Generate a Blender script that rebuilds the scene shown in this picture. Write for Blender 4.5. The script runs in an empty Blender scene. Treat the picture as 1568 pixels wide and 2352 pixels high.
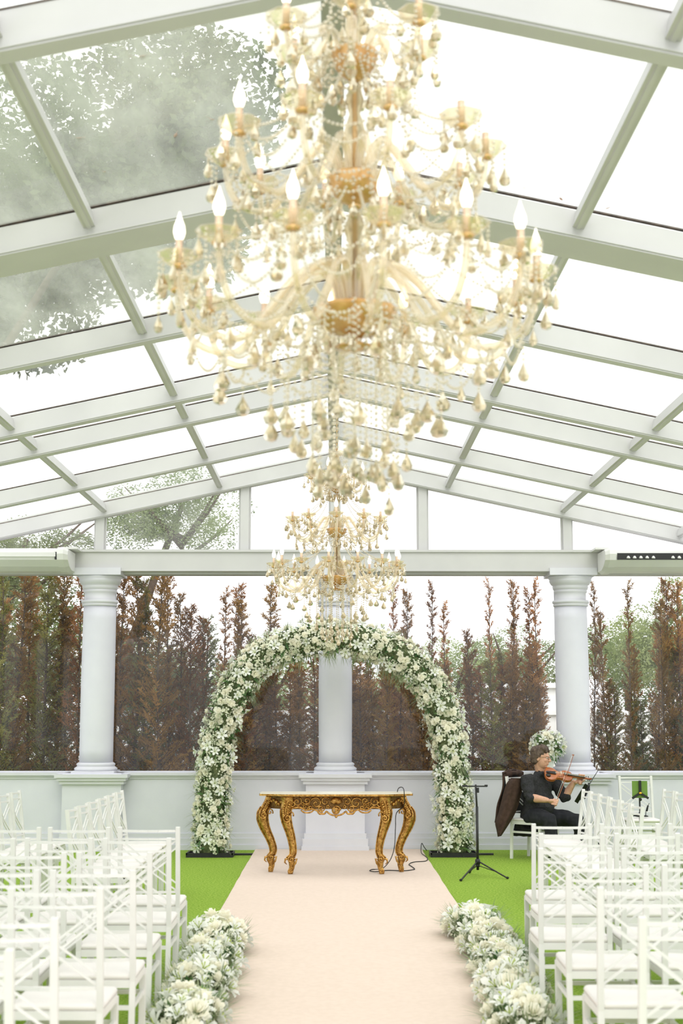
import bpy, math, random
from math import sin, cos, pi, radians, sqrt, atan2
from mathutils import Vector, Matrix, Euler
import numpy as np

# ------------------------------------------------------------------ camera
SC = bpy.context.scene
COL = SC.collection
F_PX, CU, CV = 3267.0, 784.0, 1176.0
CAM_H = 1.63
PITCH = radians(8.08)
YAW = 18.0 / 3267.0
cam_data = bpy.data.cameras.new('camera')
cam_data.sensor_fit = 'VERTICAL'
cam_data.sensor_height = 36.0
cam_data.lens = 36.0 * F_PX / 2352.0
cam_data.clip_start, cam_data.clip_end = 0.05, 400
cam_data.dof.use_dof = True
cam_data.dof.focus_distance = 16.6
cam_data.dof.aperture_fstop = 3.2
cam = bpy.data.objects.new('camera', cam_data)
COL.objects.link(cam)
cam.location = (0, 0, CAM_H)
cam.rotation_euler = (pi / 2 + PITCH, 0, -YAW)
SC.camera = cam

# ------------------------------------------------------------------ sky, sun, exposure
world = bpy.data.worlds.new('overcast_sky')
SC.world = world
world.use_nodes = True
bg = world.node_tree.nodes['Background']
bg.inputs['Color'].default_value = (0.985, 0.99, 1.0, 1)
bg.inputs['Strength'].default_value = 1.0
sun_data = bpy.data.lights.new('hazy_sun', 'SUN')
sun_data.energy = 0.9
sun_data.angle = radians(50)
sun_data.color = (1.0, 0.98, 0.94)
sun = bpy.data.objects.new('hazy_sun', sun_data)
COL.objects.link(sun)
sun.rotation_euler = (radians(46), radians(10), 0)
SC.view_settings.view_transform = 'Standard'
SC.view_settings.look = 'None'
SC.view_settings.gamma = 1.0
SC.view_settings.use_curve_mapping = False
SC.view_settings.exposure = 0.92
SC.cycles.transparent_max_bounces = 24
SC.cycles.max_bounces = 10
SC.cycles.diffuse_bounces = 5
SC.cycles.sample_clamp_indirect = 6.0
SC.cycles.caustics_reflective = False
SC.cycles.caustics_refractive = False

# ------------------------------------------------------------------ helpers
_FW = Vector((sin(YAW) * cos(PITCH), cos(YAW) * cos(PITCH), sin(PITCH)))
_RT = Vector((cos(YAW), -sin(YAW), 0))
_UP = _RT.cross(_FW)
def ray(u, v):
    return _FW + _RT * ((u - CU) / F_PX) + _UP * ((CV - v) / F_PX)
def at(u, v, Y):
    """the point on the plane y=Y seen at a photo pixel"""
    r = ray(u, v)
    k = Y / r.y
    return Vector((r.x * k, Y, CAM_H + r.z * k))
def floor_at(u, v, z=0.0):
    r = ray(u, v)
    k = (z - CAM_H) / r.z
    return Vector((r.x * k, r.y * k, z))
def zv(v, Y): return at(CU, v, Y).z
def xu(u, Y, z):
    """world x of photo column u at depth Y and height z"""
    k = Vector((0, Y, z - CAM_H)).dot(Vector((0, cos(PITCH), sin(PITCH))))
    return (u - 766.0) / F_PX * k

MATS = {}
def new_mat(name):
    m = bpy.data.materials.new(name)
    m.use_nodes = True
    nt = m.node_tree
    for n in list(nt.nodes): nt.nodes.remove(n)
    out = nt.nodes.new('ShaderNodeOutputMaterial')
    MATS[name] = m
    return m, nt, out
def N(nt, kind, **kw):
    n = nt.nodes.new('ShaderNode' + kind)
    for k, v in kw.items():
        if k in n.inputs: n.inputs[k].default_value = v
        else: setattr(n, k, v)
    return n
def L(nt, a, b): nt.links.new(a, b)
def noise_color(nt, c1, c2, scale, detail=4.0, lo=0.35, hi=0.65, coord='Object'):
    tc = N(nt, 'TexCoord')
    nz = N(nt, 'TexNoise'); nz.inputs['Scale'].default_value = scale; nz.inputs['Detail'].default_value = detail
    L(nt, tc.outputs[coord], nz.inputs['Vector'])
    rp = N(nt, 'ValToRGB')
    rp.color_ramp.elements[0].position = lo; rp.color_ramp.elements[0].color = (*c1, 1)
    rp.color_ramp.elements[1].position = hi; rp.color_ramp.elements[1].color = (*c2, 1)
    L(nt, nz.outputs['Fac'], rp.inputs['Fac'])
    return rp.outputs['Color'], nz, tc
def pbr(name, c1, c2=None, scale=8.0, rough=0.6, metal=0.0, bump=0.0, bscale=40.0, spec=0.4, trans=0.0, rnd=0.0, coat=0.0):
    """principled material; noise between two colours, optional bump, per-object variation and leaf translucency"""
    m, nt, out = new_mat(name)
    b = N(nt, 'BsdfPrincipled')
    b.inputs['Roughness'].default_value = rough
    b.inputs['Metallic'].default_value = metal
    b.inputs['Specular IOR Level'].default_value = spec
    if coat: b.inputs['Coat Weight'].default_value = coat
    colsock = None
    if c2 is not None:
        colsock, _, _ = noise_color(nt, c1, c2, scale)
        L(nt, colsock, b.inputs['Base Color'])
    else:
        b.inputs['Base Color'].default_value = (*c1, 1)
    if rnd:
        oi = N(nt, 'ObjectInfo')
        hs = N(nt, 'HueSaturation')
        mr = N(nt, 'MapRange'); mr.inputs['To Min'].default_value = 1 - rnd; mr.inputs['To Max'].default_value = 1 + rnd
        L(nt, oi.outputs['Random'], mr.inputs['Value']); L(nt, mr.outputs['Result'], hs.inputs['Value'])
        mh = N(nt, 'MapRange'); mh.inputs['To Min'].default_value = 0.5 - rnd * .06; mh.inputs['To Max'].default_value = 0.5 + rnd * .06
        ml = N(nt, 'Math', operation='MULTIPLY'); ml.inputs[1].default_value = 7.31
        fr = N(nt, 'Math', operation='FRACT')
        L(nt, oi.outputs['Random'], ml.inputs[0]); L(nt, ml.outputs[0], fr.inputs[0]); L(nt, fr.outputs[0], mh.inputs['Value'])
        L(nt, mh.outputs['Result'], hs.inputs['Hue'])
        if colsock is not None: L(nt, colsock, hs.inputs['Color'])
        else: hs.inputs['Color'].default_value = (*c1, 1)
        colsock = hs.outputs['Color']
        L(nt, colsock, b.inputs['Base Color'])
    if bump:
        tc = N(nt, 'TexCoord'); nz = N(nt, 'TexNoise'); nz.inputs['Scale'].default_value = bscale; nz.inputs['Detail'].default_value = 5
        L(nt, tc.outputs['Object'], nz.inputs['Vector'])
        bp = N(nt, 'Bump'); bp.inputs['Strength'].default_value = bump; bp.inputs['Distance'].default_value = 0.01
        L(nt, nz.outputs['Fac'], bp.inputs['Height']); L(nt, bp.outputs['Normal'], b.inputs['Normal'])
    if trans:
        tr = N(nt, 'BsdfTranslucent'); mx = N(nt, 'MixShader'); mx.inputs['Fac'].default_value = trans
        if colsock is not None: L(nt, colsock, tr.inputs['Color'])
        else: tr.inputs['Color'].default_value = (*c1, 1)
        L(nt, b.outputs[0], mx.inputs[1]); L(nt, tr.outputs[0], mx.inputs[2]); L(nt, mx.outputs[0], out.inputs[0])
    else:
        L(nt, b.outputs[0], out.inputs[0])
    return m
def glass_mat(name, dirt_lo, dirt_hi, scale=(1, 1, 1), tint=(1, 1, 1), gloss=0.06, dirtcol=(.75, .76, .72), rough=.02, blur=0.0):
    """architectural pane: clear with fresnel gloss and a film of dirt"""
    m, nt, out = new_mat(name)
    tr = N(nt, 'BsdfTransparent'); tr.inputs[0].default_value = (*tint, 1)
    gl = N(nt, 'BsdfGlossy'); gl.inputs['Roughness'].default_value = rough
    fz = N(nt, 'LayerWeight'); fz.inputs['Blend'].default_value = 0.12
    ma = N(nt, 'Math', operation='MULTIPLY_ADD'); ma.inputs[1].default_value = 0.16; ma.inputs[2].default_value = gloss * .25
    L(nt, fz.outputs['Fresnel'], ma.inputs[0])
    m1 = N(nt, 'MixShader'); L(nt, ma.outputs[0], m1.inputs['Fac']); L(nt, tr.outputs[0], m1.inputs[1]); L(nt, gl.outputs[0], m1.inputs[2])
    df = N(nt, 'BsdfTranslucent'); df.inputs[0].default_value = (*dirtcol, 1)
    d2 = N(nt, 'BsdfDiffuse'); d2.inputs[0].default_value = (*dirtcol, 1)
    md = N(nt, 'MixShader'); md.inputs[0].default_value = .4; L(nt, df.outputs[0], md.inputs[1]); L(nt, d2.outputs[0], md.inputs[2])
    tc = N(nt, 'TexCoord'); mp = N(nt, 'Mapping'); mp.inputs['Scale'].default_value = scale
    L(nt, tc.outputs['Object'], mp.inputs['Vector'])
    nz = N(nt, 'TexNoise'); nz.inputs['Scale'].default_value = 1.0; nz.inputs['Detail'].default_value = 7; nz.inputs['Roughness'].default_value = .62
    L(nt, mp.outputs[0], nz.inputs['Vector'])
    mr = N(nt, 'MapRange'); mr.inputs['From Min'].default_value = .35; mr.inputs['From Max'].default_value = .7
    mr.inputs['To Min'].default_value = dirt_lo; mr.inputs['To Max'].default_value = dirt_hi
    L(nt, nz.outputs['Fac'], mr.inputs['Value'])
    if blur:
        rf = N(nt, 'BsdfRefraction'); rf.inputs['IOR'].default_value = 1.08; rf.inputs['Roughness'].default_value = blur; rf.inputs[0].default_value = (*tint, 1)
        mb_ = N(nt, 'MixShader'); mb_.inputs[0].default_value = .5; L(nt, m1.outputs[0], mb_.inputs[1]); L(nt, rf.outputs[0], mb_.inputs[2]); m1 = mb_
    m2 = N(nt, 'MixShader'); L(nt, mr.outputs[0], m2.inputs['Fac']); L(nt, m1.outputs[0], m2.inputs[1]); L(nt, md.outputs[0], m2.inputs[2])
    L(nt, m2.outputs[0], out.inputs[0])
    return m
def crystal_mat(name, tint, gloss=.3, body=.3):
    """cut crystal: tinted clear body, bright facets, a little inner scatter"""
    m, nt, out = new_mat(name)
    tr = N(nt, 'BsdfTransparent'); tr.inputs[0].default_value = (*tint, 1)
    gl = N(nt, 'BsdfGlossy'); gl.inputs['Roughness'].default_value = .08; gl.inputs[0].default_value = (1, .97, .9, 1)
    tl = N(nt, 'BsdfTranslucent'); tl.inputs[0].default_value = (min(1, tint[0]), tint[1], tint[2], 1)
    d = N(nt, 'BsdfDiffuse'); d.inputs[0].default_value = (min(1, tint[0]), tint[1], tint[2], 1)
    a = N(nt, 'MixShader'); a.inputs[0].default_value = .5; L(nt, tl.outputs[0], a.inputs[1]); L(nt, d.outputs[0], a.inputs[2])
    b = N(nt, 'MixShader'); b.inputs[0].default_value = body; L(nt, tr.outputs[0], b.inputs[1]); L(nt, a.outputs[0], b.inputs[2])
    lw = N(nt, 'LayerWeight'); lw.inputs['Blend'].default_value = .25
    ma = N(nt, 'Math', operation='MULTIPLY_ADD'); ma.inputs[1].default_value = .6; ma.inputs[2].default_value = gloss * .4
    L(nt, lw.outputs['Facing'], ma.inputs[0])
    c = N(nt, 'MixShader'); L(nt, ma.outputs[0], c.inputs[0]); L(nt, b.outputs[0], c.inputs[1]); L(nt, gl.outputs[0], c.inputs[2])
    L(nt, c.outputs[0], out.inputs[0])
    return m

class MB:
    """collects simple solids; build() links them as ONE mesh object"""
    def __init__(s): s.v = []; s.f = []; s.sm = []
    def add(s, vs, fs, smooth=False):
        o = len(s.v); s.v += [tuple(p) for p in vs]
        s.f += [tuple(i + o for i in f) for f in fs]; s.sm += [smooth] * len(fs)
        return s
    def box(s, c, d, rot=None):
        hx, hy, hz = d[0] / 2, d[1] / 2, d[2] / 2
        P = [Vector((x, y, z)) for x in (-hx, hx) for y in (-hy, hy) for z in (-hz, hz)]
        if rot is not None: P = [rot @ p for p in P]
        c = Vector(c)
        return s.add([p + c for p in P], [(0, 1, 3, 2), (4, 6, 7, 5), (0, 4, 5, 1), (2, 3, 7, 6), (0, 2, 6, 4), (1, 5, 7, 3)])
    def mm(s, x0, x1, y0, y1, z0, z1):
        return s.box(((x0 + x1) / 2, (y0 + y1) / 2, (z0 + z1) / 2), (x1 - x0, y1 - y0, z1 - z0))
    def bar(s, a, b, w, h, up=(0, 0, 1)):
        """rectangular bar from a to b; h along up, w sideways"""
        a, b = Vector(a), Vector(b); t = (b - a).normalized(); up = Vector(up)
        sd = t.cross(up).normalized(); u2 = sd.cross(t).normalized()
        P = []
        for p in (a, b):
            for i, j in ((-1, -1), (1, -1), (1, 1), (-1, 1)): P.append(p + sd * (w / 2 * i) + u2 * (h / 2 * j))
        return s.add(P, [(3, 2, 1, 0), (4, 5, 6, 7), (0, 1, 5, 4), (1, 2, 6, 5), (2, 3, 7, 6), (3, 0, 4, 7)])
    def tube(s, pts, r, seg=8, cap=True, smooth=True, flat=None):
        pts = [Vector(p) for p in pts]; n = len(pts)
        if not hasattr(r, '__len__'): r = [r] * n
        vs = []; prev = None
        for i, p in enumerate(pts):
            t = (pts[min(i + 1, n - 1)] - pts[max(i - 1, 0)])
            t = t.normalized() if t.length > 1e-9 else Vector((0, 0, 1))
            if prev is None:
                ref = Vector((0, 0, 1)) if abs(t.z) < .9 else Vector((1, 0, 0))
                a = t.cross(ref).normalized()
            else:
                a = prev - t * prev.dot(t)
                a = a.normalized() if a.length > 1e-6 else t.orthogonal().normalized()
            prev = a; b = t.cross(a)
            for k in range(seg):
                q = 2 * pi * k / seg
                d = a * cos(q) + b * sin(q)
                if flat: d = Vector((d.x * flat[0], d.y * flat[1], d.z * flat[2]))
                vs.append(p + d * r[i])
        fs = [(i * seg + k, i * seg + (k + 1) % seg, (i + 1) * seg + (k + 1) % seg, (i + 1) * seg + k) for i in range(n - 1) for k in range(seg)]
        if cap:
            fs.append(tuple(range(seg - 1, -1, -1))); fs.append(tuple((n - 1) * seg + k for k in range(seg)))
        return s.add(vs, fs, smooth)
    def lathe(s, prof, c=(0, 0, 0), seg=24, smooth=True, rot=None, wav=None):
        vs = []
        for r, z in prof:
            for k in range(seg):
                q = 2 * pi * k / seg
                rr = r * (1 + (wav[1] * cos(wav[0] * q) if wav else 0))
                p = Vector((rr * cos(q), rr * sin(q), z))
                if rot is not None: p = rot @ p
                vs.append(p + Vector(c))
        n = len(prof)
        fs = [(i * seg + k, i * seg + (k + 1) % seg, (i + 1) * seg + (k + 1) % seg, (i + 1) * seg + k) for i in range(n - 1) for k in range(seg)]
        if prof[0][0] > 1e-5: fs.append(tuple(range(seg - 1, -1, -1)))
        if prof[-1][0] > 1e-5: fs.append(tuple((n - 1) * seg + k for k in range(seg)))
        return s.add(vs, fs, smooth)
    def ball(s, c, r, seg=8, rings=6, rot=None):
        if not hasattr(r, '__len__'): r = (r, r, r)
        vs = []; c = Vector(c)
        for i in range(rings + 1):
            th = pi * i / rings
            for k in range(seg):
                q = 2 * pi * k / seg
                p = Vector((r[0] * sin(th) * cos(q), r[1] * sin(th) * sin(q), r[2] * cos(th)))
                if rot is not None: p = rot @ p
                vs.append(p + c)
        fs = [(i * seg + k, (i + 1) * seg + k, (i + 1) * seg + (k + 1) % seg, i * seg + (k + 1) % seg) for i in range(rings) for k in range(seg)]
        return s.add(vs, fs, True)
    def prism(s, poly, z0, z1, M=None, smooth=False):
        """poly of (x, y) extruded along z, placed by matrix M"""
        n = len(poly)
        P = [Vector((x, y, z)) for z in (z0, z1) for x, y in poly]
        if M is not None: P = [M @ p for p in P]
        fs = [tuple(range(n - 1, -1, -1)), tuple(range(n, 2 * n))] + [(i, (i + 1) % n, n + (i + 1) % n, n + i) for i in range(n)]
        return s.add(P, fs, smooth)
    def mesh(s, name):
        me = bpy.data.meshes.new(name); me.from_pydata(s.v, [], s.f)
        me.polygons.foreach_set('use_smooth', s.sm); me.update()
        return me
    def build(s, name, mat, parent=None, loc=None):
        return obj(name, s.mesh(name), mat, parent, loc)
def obj(name, me, mat, parent=None, loc=None, rot=None, scl=None):
    if isinstance(mat, str): mat = MATS[mat]
    if mat is not None and len(me.materials) == 0: me.materials.append(mat)
    o = bpy.data.objects.new(name, me); COL.objects.link(o)
    if parent is not None: o.parent = parent
    if loc is not None: o.location = loc
    if rot is not None: o.rotation_euler = rot
    if scl is not None: o.scale = scl if hasattr(scl, '__len__') else (scl,) * 3
    return o
def tag(o, label=None, cat=None, group=None, kind=None):
    if label: o['label'] = label
    if cat: o['category'] = cat
    if group: o['group'] = group
    if kind: o['kind'] = kind
    return o
def empty(name, loc=(0, 0, 0), rz=0.0):
    o = bpy.data.objects.new(name, None); COL.objects.link(o)
    o.location = loc; o.rotation_euler = (0, 0, rz); o.empty_display_size = .1
    return o
def copy_tree(o, parent=None):
    c = o.copy(); COL.objects.link(c); c.parent = parent
    for ch in list(o.children): copy_tree(ch, c)
    return c
def bezier(p0, p1, p2, p3, n):
    out = []
    for i in range(n + 1):
        t = i / n; a = 1 - t
        out.append(Vector(p0) * a ** 3 + Vector(p1) * 3 * a * a * t + Vector(p2) * 3 * a * t * t + Vector(p3) * t ** 3)
    return out
def smooth_path(pts, n=6):
    """Catmull-Rom through the points"""
    P = [Vector(p) for p in pts]; out = []
    for i in range(len(P) - 1):
        a, b, c, d = P[max(i - 1, 0)], P[i], P[i + 1], P[min(i + 2, len(P) - 1)]
        for k in range(n):
            t = k / n
            out.append(.5 * ((2 * b) + (c - a) * t + (2 * a - 5 * b + 4 * c - d) * t * t + (3 * b - a - 3 * c + d) * t ** 3))
    out.append(P[-1]); return out
def frame_to(n, spin=0.0):
    """rotation taking +z to direction n"""
    n = Vector(n).normalized()
    return n.to_track_quat('Z', 'Y').to_matrix() @ Matrix.Rotation(spin, 3, 'Z')

# ------------------------------------------------------------------ materials
pbr('wall_paint', (.655, .655, .735), (.69, .69, .765), 3.0, rough=.55, bump=.05, bscale=60)
pbr('trim_paint', (.63, .63, .69), (.67, .67, .72), 4.0, rough=.5)
pbr('frame_paint', (.55, .545, .55), (.59, .585, .585), 2.0, rough=.5)
pbr('ridge_paint', (.33, .33, .29), (.38, .37, .32), 2.0, rough=.5)
pbr('gasket', (.05, .035, .03), (.12, .08, .06), 20.0, rough=.8)
pbr('turf', (.155, .30, .02), (.365, .50, .08), 55.0, rough=.9, bump=1.0, bscale=110, spec=.15)
pbr('carpet', (.69, .565, .485), (.73, .60, .52), 25.0, rough=.95, bump=.15, bscale=300, spec=.1)
pbr('white_wood', (.71, .705, .69), (.76, .75, .735), 6.0, rough=.4)
pbr('cushion', (.74, .705, .685), (.77, .74, .72), 5.0, rough=.8, bump=.05, bscale=200)
pbr('ac_plastic', (.66, .66, .65), (.70, .70, .68), 2.0, rough=.45)
pbr('black_vent', (.02, .02, .02), rough=.5)
pbr('gold', (.30, .14, .035), (.66, .39, .115), 38.0, rough=.30, metal=.95, bump=.45, bscale=90)  # dark bronze mottling puts the carved metal's dark shading into its colour
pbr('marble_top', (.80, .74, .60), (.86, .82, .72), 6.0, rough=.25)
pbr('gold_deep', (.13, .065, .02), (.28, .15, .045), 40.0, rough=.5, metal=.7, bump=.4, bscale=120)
pbr('black_metal', (.012, .012, .013), (.02, .02, .02), 12, rough=.45)
pbr('black_rubber', (.015, .015, .015), rough=.7)
pbr('rose_petal', (.93, .90, .76), (.97, .95, .87), 9.0, rough=.7, trans=.35, rnd=.03, spec=.2)
pbr('lily_petal', (.95, .96, .92), (.98, .98, .96), 6.0, rough=.6, trans=.4, rnd=.03, spec=.2)
pbr('filler_petal', (.86, .87, .70), (.95, .95, .84), 20.0, rough=.8, trans=.25)
pbr('lily_heart', (.42, .50, .12), rough=.7)
pbr('leaf_green', (.06, .16, .06), (.22, .34, .13), 11.0, rough=.6, trans=.2, spec=.3)
pbr('grass_sprig', (.16, .24, .11), (.44, .48, .30), 8.0, rough=.65, trans=.2, spec=.25)
pbr('moss_core', (.05, .075, .03), (.15, .17, .08), 30.0, rough=.95, bump=.6, bscale=60)
pbr('conifer_brown', (.19, .082, .022), (.47, .25, .09), 3.2, rough=.85, trans=.5, rnd=.28, spec=.1)
pbr('conifer_olive', (.15, .14, .03), (.38, .34, .11), 3.2, rough=.85, trans=.5, rnd=.25, spec=.1)
pbr('conifer_green', (.11, .14, .06), (.28, .30, .15), 3.0, rough=.85, trans=.4, rnd=.2, spec=.1)
pbr('bark', (.07, .045, .03), (.13, .085, .06), 14.0, rough=.9, bump=.5, bscale=60)
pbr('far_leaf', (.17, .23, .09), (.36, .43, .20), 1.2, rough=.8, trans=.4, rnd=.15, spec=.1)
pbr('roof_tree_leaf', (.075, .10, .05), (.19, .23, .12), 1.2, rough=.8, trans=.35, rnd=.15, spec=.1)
pbr('garden_soil', (.20, .17, .11), (.30, .27, .19), 3.0, rough=1.0, bump=.4, bscale=20)
pbr('garden_wall', (.78, .79, .77), (.84, .84, .82), 2.0, rough=.8)
pbr('dead_leaf', (.42, .13, .04), (.62, .27, .10), 30.0, rough=.7)
pbr('pot_white', (.72, .74, .70), rough=.4)
glass_mat('window_glass', .0, .045, (1.5, 1.5, .9))
glass_mat('roof_glass_clear', .03, .16, (2.2, .7, 1), tint=(.97, .98, .96))
glass_mat('roof_glass_dirty', .12, .42, (2.2, .7, 1), tint=(.95, .96, .93), dirtcol=(.66, .68, .62))
glass_mat('gable_glass', .02, .16, (1.5, 1.5, 1.2))

# ================================================================== the setting
WALL_Y = 17.66            # front face of the low back wall
PED_Y = 17.46             # front of the pedestals
COL_Y = 17.74             # column axis
HALF = 6.3                # half width of the hall
Y_NEAR = -1.2
SLOPE = 0.2157
Z_RIDGE = zv(1075, 17.5)  # underside of the rafters at the ridge
def z_roof(x): return Z_RIDGE - SLOPE * abs(x)

# floor
fm = MB()
nx, ny = 12, 24
fm.mm(-HALF - .3, HALF + .3, Y_NEAR, WALL_Y + .3, -.1, 0)
tag(fm.build('floor', 'turf'), 'bright green artificial turf floor of the glass hall', kind='structure')

# back wall: low wall, cap, plinth mouldings
w = MB()
Z_CAP1, Z_CAP0 = zv(1775, WALL_Y - .04), zv(1788, WALL_Y - .04)
w.mm(-HALF, HALF, WALL_Y, WALL_Y + .26, 0, Z_CAP0)
wall = w.build('wall_back', 'wall_paint')
tag(wall, 'pale blue grey low back wall below the windows', kind='structure')
def moulding(x0, x1, yf, prof, name, mat, parent, ends=True):
    """stack of strips (z0, z1, projection) in front of yf"""
    m = MB()
    for z0, z1, pr in prof: m.mm(x0 - (pr if ends else 0), x1 + (pr if ends else 0), yf - pr, yf + .02, z0, z1)
    return m.build(name, mat, parent)
dz = Z_CAP1 - Z_CAP0
m = MB()
m.mm(-HALF, HALF, WALL_Y - .05, WALL_Y + .3, Z_CAP1 - .45 * dz, Z_CAP1)
m.mm(-HALF, HALF, WALL_Y - .032, WALL_Y + .28, Z_CAP1 - .7 * dz, Z_CAP1 - .45 * dz)
m.mm(-HALF, HALF, WALL_Y - .016, WALL_Y + .27, Z_CAP0 - .005, Z_CAP1 - .7 * dz)
m.build('cap', 'trim_paint', wall)
ZB = [zv(v, WALL_Y) for v in (1951, 1943, 1940, 1925, 1921, 1914)]
m = MB()
m.mm(-HALF, HALF, WALL_Y - .045, WALL_Y + .01, 0, ZB[2])
m.mm(-HALF, HALF, WALL_Y - .028, WALL_Y + .01, ZB[2], ZB[3])
m.mm(-HALF, HALF, WALL_Y - .014, WALL_Y + .01, ZB[3], ZB[5])
tag(m.build('baseboard_back', 'trim_paint'), 'stepped pale baseboard along the low back wall', kind='structure')

# columns on pedestals
XC = [xu(227, COL_Y, 2.5), xu(770, COL_Y, 2.0), xu(1312, COL_Y, 2.5)]
XC = [XC[1] - (XC[2] - XC[0]) / 2, XC[1], XC[1] + (XC[2] - XC[0]) / 2]
BAY = XC[1] - XC[0]
def make_column(name):
    root = empty(name)
    # pedestal, local origin at column axis on floor
    pw, yf = .355, PED_Y - COL_Y
    p = MB(); p.mm(-pw, pw, yf, .26, 0, Z_CAP1); p.build('pedestal', 'wall_paint', root)
    c = MB()
    zc = [zv(v, PED_Y) for v in (1778, 1786, 1793, 1801)]
    for z0, z1, pr in ((zc[1], zc[0], .085), (zc[2], zc[1], .06), (zc[3], zc[2], .035)):
        c.mm(-pw - pr, pw + pr, yf - pr, .28, z0, z1)
    c.build('pedestal_cap', 'trim_paint', root)
    b = MB()
    for z0, z1, pr in ((0, zv(1943, PED_Y), .05), (zv(1943, PED_Y), zv(1926, PED_Y), .038), (zv(1926, PED_Y), zv(1914, PED_Y), .018)):
        b.mm(-pw - pr, pw + pr, yf - pr, .27, max(z0, 0), z1)
    b.build('plinth', 'trim_paint', root)
    # round base, shaft, capital
    zb0 = zv(1778, COL_Y); zs0 = zv(1752, COL_Y - .2); zs1 = zv(1390, COL_Y - .2)
    h = zs0 - zb0
    bs = MB()
    bs.box((0, 0, zb0 + h * .16), (.52, .5, h * .32))
    bs.lathe([(.25, zb0 + h * .3), (.262, zb0 + h * .4), (.262, zb0 + h * .52), (.24, zb0 + h * .62), (.225, zb0 + h * .7), (.235, zb0 + h * .78), (.235, zb0 + h * .9), (.212, zb0 + h)], seg=40)
    bs.build('base', 'trim_paint', root)
    s = MB()
    prof = []
    for i in range(13):
        t = i / 12
        prof.append((.203 - .005 * t + .006 * sin(pi * t), zs0 + (zs1 - zs0) * t))
    s.lathe(prof, seg=48); s.build('shaft', 'wall_paint', root)
    k = MB()
    Z = lambda v: zv(v, COL_Y - .22)
    k.lathe([(.196, Z(1391)), (.214, Z(1390)), (.217, Z(1387)), (.212, Z(1384)), (.224, Z(1383)), (.228, Z(1379.5)), (.222, Z(1376.5)), (.192, Z(1376)),
             (.192, Z(1360)), (.204, Z(1358)), (.206, Z(1353.5)), (.200, Z(1352.5)), (.214, Z(1351)), (.222, Z(1345)), (.218, Z(1342)), (.236, Z(1340)),
             (.256, Z(1334)), (.262, Z(1330)), (.258, Z(1328)), (.27, Z(1325)), (.272, Z(1321))], seg=48)
    k.box((0, 0, (Z(1321) + Z(1305)) / 2), (.585, .56, Z(1305) - Z(1321)))
    k.build('capital', 'trim_paint', root)
    return root
proto = make_column('column')
labels = ['pale round column behind the sideways chairs without the violinist',
          'pale round column standing behind the golden table and flower arch',
          'pale round column on pedestal beside the violinist and flower vase']
cols = [proto] + [copy_tree(proto) for _ in range(2)]
for c, x, lb in zip(cols, XC, labels):
    c.location = (x, COL_Y, 0)
    tag(c, lb, 'column', 'columns along the back wall')
for i, x in ((0, XC[0] - BAY), (1, XC[2] + BAY)):
    c = copy_tree(proto); c.location = (x, COL_Y, 0)
    tag(c, 'pale round corner column at the end of the back wall', 'column', 'corner columns of the back wall')

# tie beam over the columns and window head
ZT1, ZT0, ZH0 = zv(1266, 17.5), zv(1312, 17.5), zv(1321, 17.78)
t = MB()
t.mm(-HALF, HALF, 17.5, 17.95, ZT0, ZT1)
tb = t.build('trim_1', 'frame_paint'); tag(tb, 'pale tie beam carried on the columns', kind='structure')
m = MB(); m.mm(-HALF, HALF, 17.475, 17.55, ZT1 - .012, ZT1 + .018); m.mm(-HALF, HALF, 17.49, 17.55, ZT0, ZT0 + .012); m.build('lip', 'frame_paint', tb)
m = MB(); m.mm(-HALF, HALF, 17.70, 17.92, ZH0, ZT0); m.build('window_head', 'frame_paint', tb)

# windows between the columns
ZS = Z_CAP1
edges = [XC[0] - BAY, XC[0], XC[1], XC[2], XC[2] + BAY]
for i in range(4):
    x0, x1 = edges[i] + .16, edges[i + 1] - .16
    r = empty('window_%d' % (i + 1), ((x0 + x1) / 2, 17.84, ZS)); tag(r, 'tall clear window between columns, ' + ['corner bay away from the violinist', 'bay beside the sideways chairs', 'bay beside the music stand', 'bay behind the violinist'][i], kind='structure')
    hw, h = (x1 - x0) / 2, ZH0 - ZS
    g = MB(); g.mm(-hw, hw, -.004, .004, 0, h); g.build('pane', 'window_glass', r)
    f = MB(); f.mm(-hw, -hw + .03, -.02, .02, 0, h); f.mm(hw - .03, hw, -.02, .02, 0, h); f.mm(-hw, hw, -.02, .02, 0, .015); f.build('window_frame', 'trim_paint', r)

# gable: mullions and panes above the tie beam
gab = empty('window_5', (0, 17.62, ZT1)); tag(gab, 'glazed gable above the tie beam', kind='structure')
mull = [-HALF + .2, xu(230, 17.6, 3.8), xu(562, 17.6, 4), xu(768, 17.6, 4), xu(970, 17.6, 4), xu(1302, 17.6, 3.8), HALF - .2]
for x in mull:
    m = MB(); z1 = z_roof(x) + .08 - ZT1
    m.mm(x - .052, x + .052, -.06, .06, 0, z1); m.mm(x - .075, x - .052, -.01, .02, 0, z1); m.mm(x + .052, x + .075, -.01, .02, 0, z1)
    m.build('mullion', 'frame_paint', gab)
for a, b in zip(mull[:-1], mull[1:]):
    a2, b2 = a + .055, b - .055
    P = [(a2, 0), (b2, 0), (b2, z_roof(b2) + .08 - ZT1), (a2, z_roof(a2) + .08 - ZT1)]
    if P[2][1] <= .02: continue
    g = MB(); vs = [(x, y, z) for y in (-.004, .004) for x, z in P]
    g.add(vs, [(0, 1, 2, 3), (7, 6, 5, 4), (0, 4, 5, 1), (1, 5, 6, 2), (2, 6, 7, 3), (3, 7, 4, 0)]); g.build('pane', 'gable_glass', gab)

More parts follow.
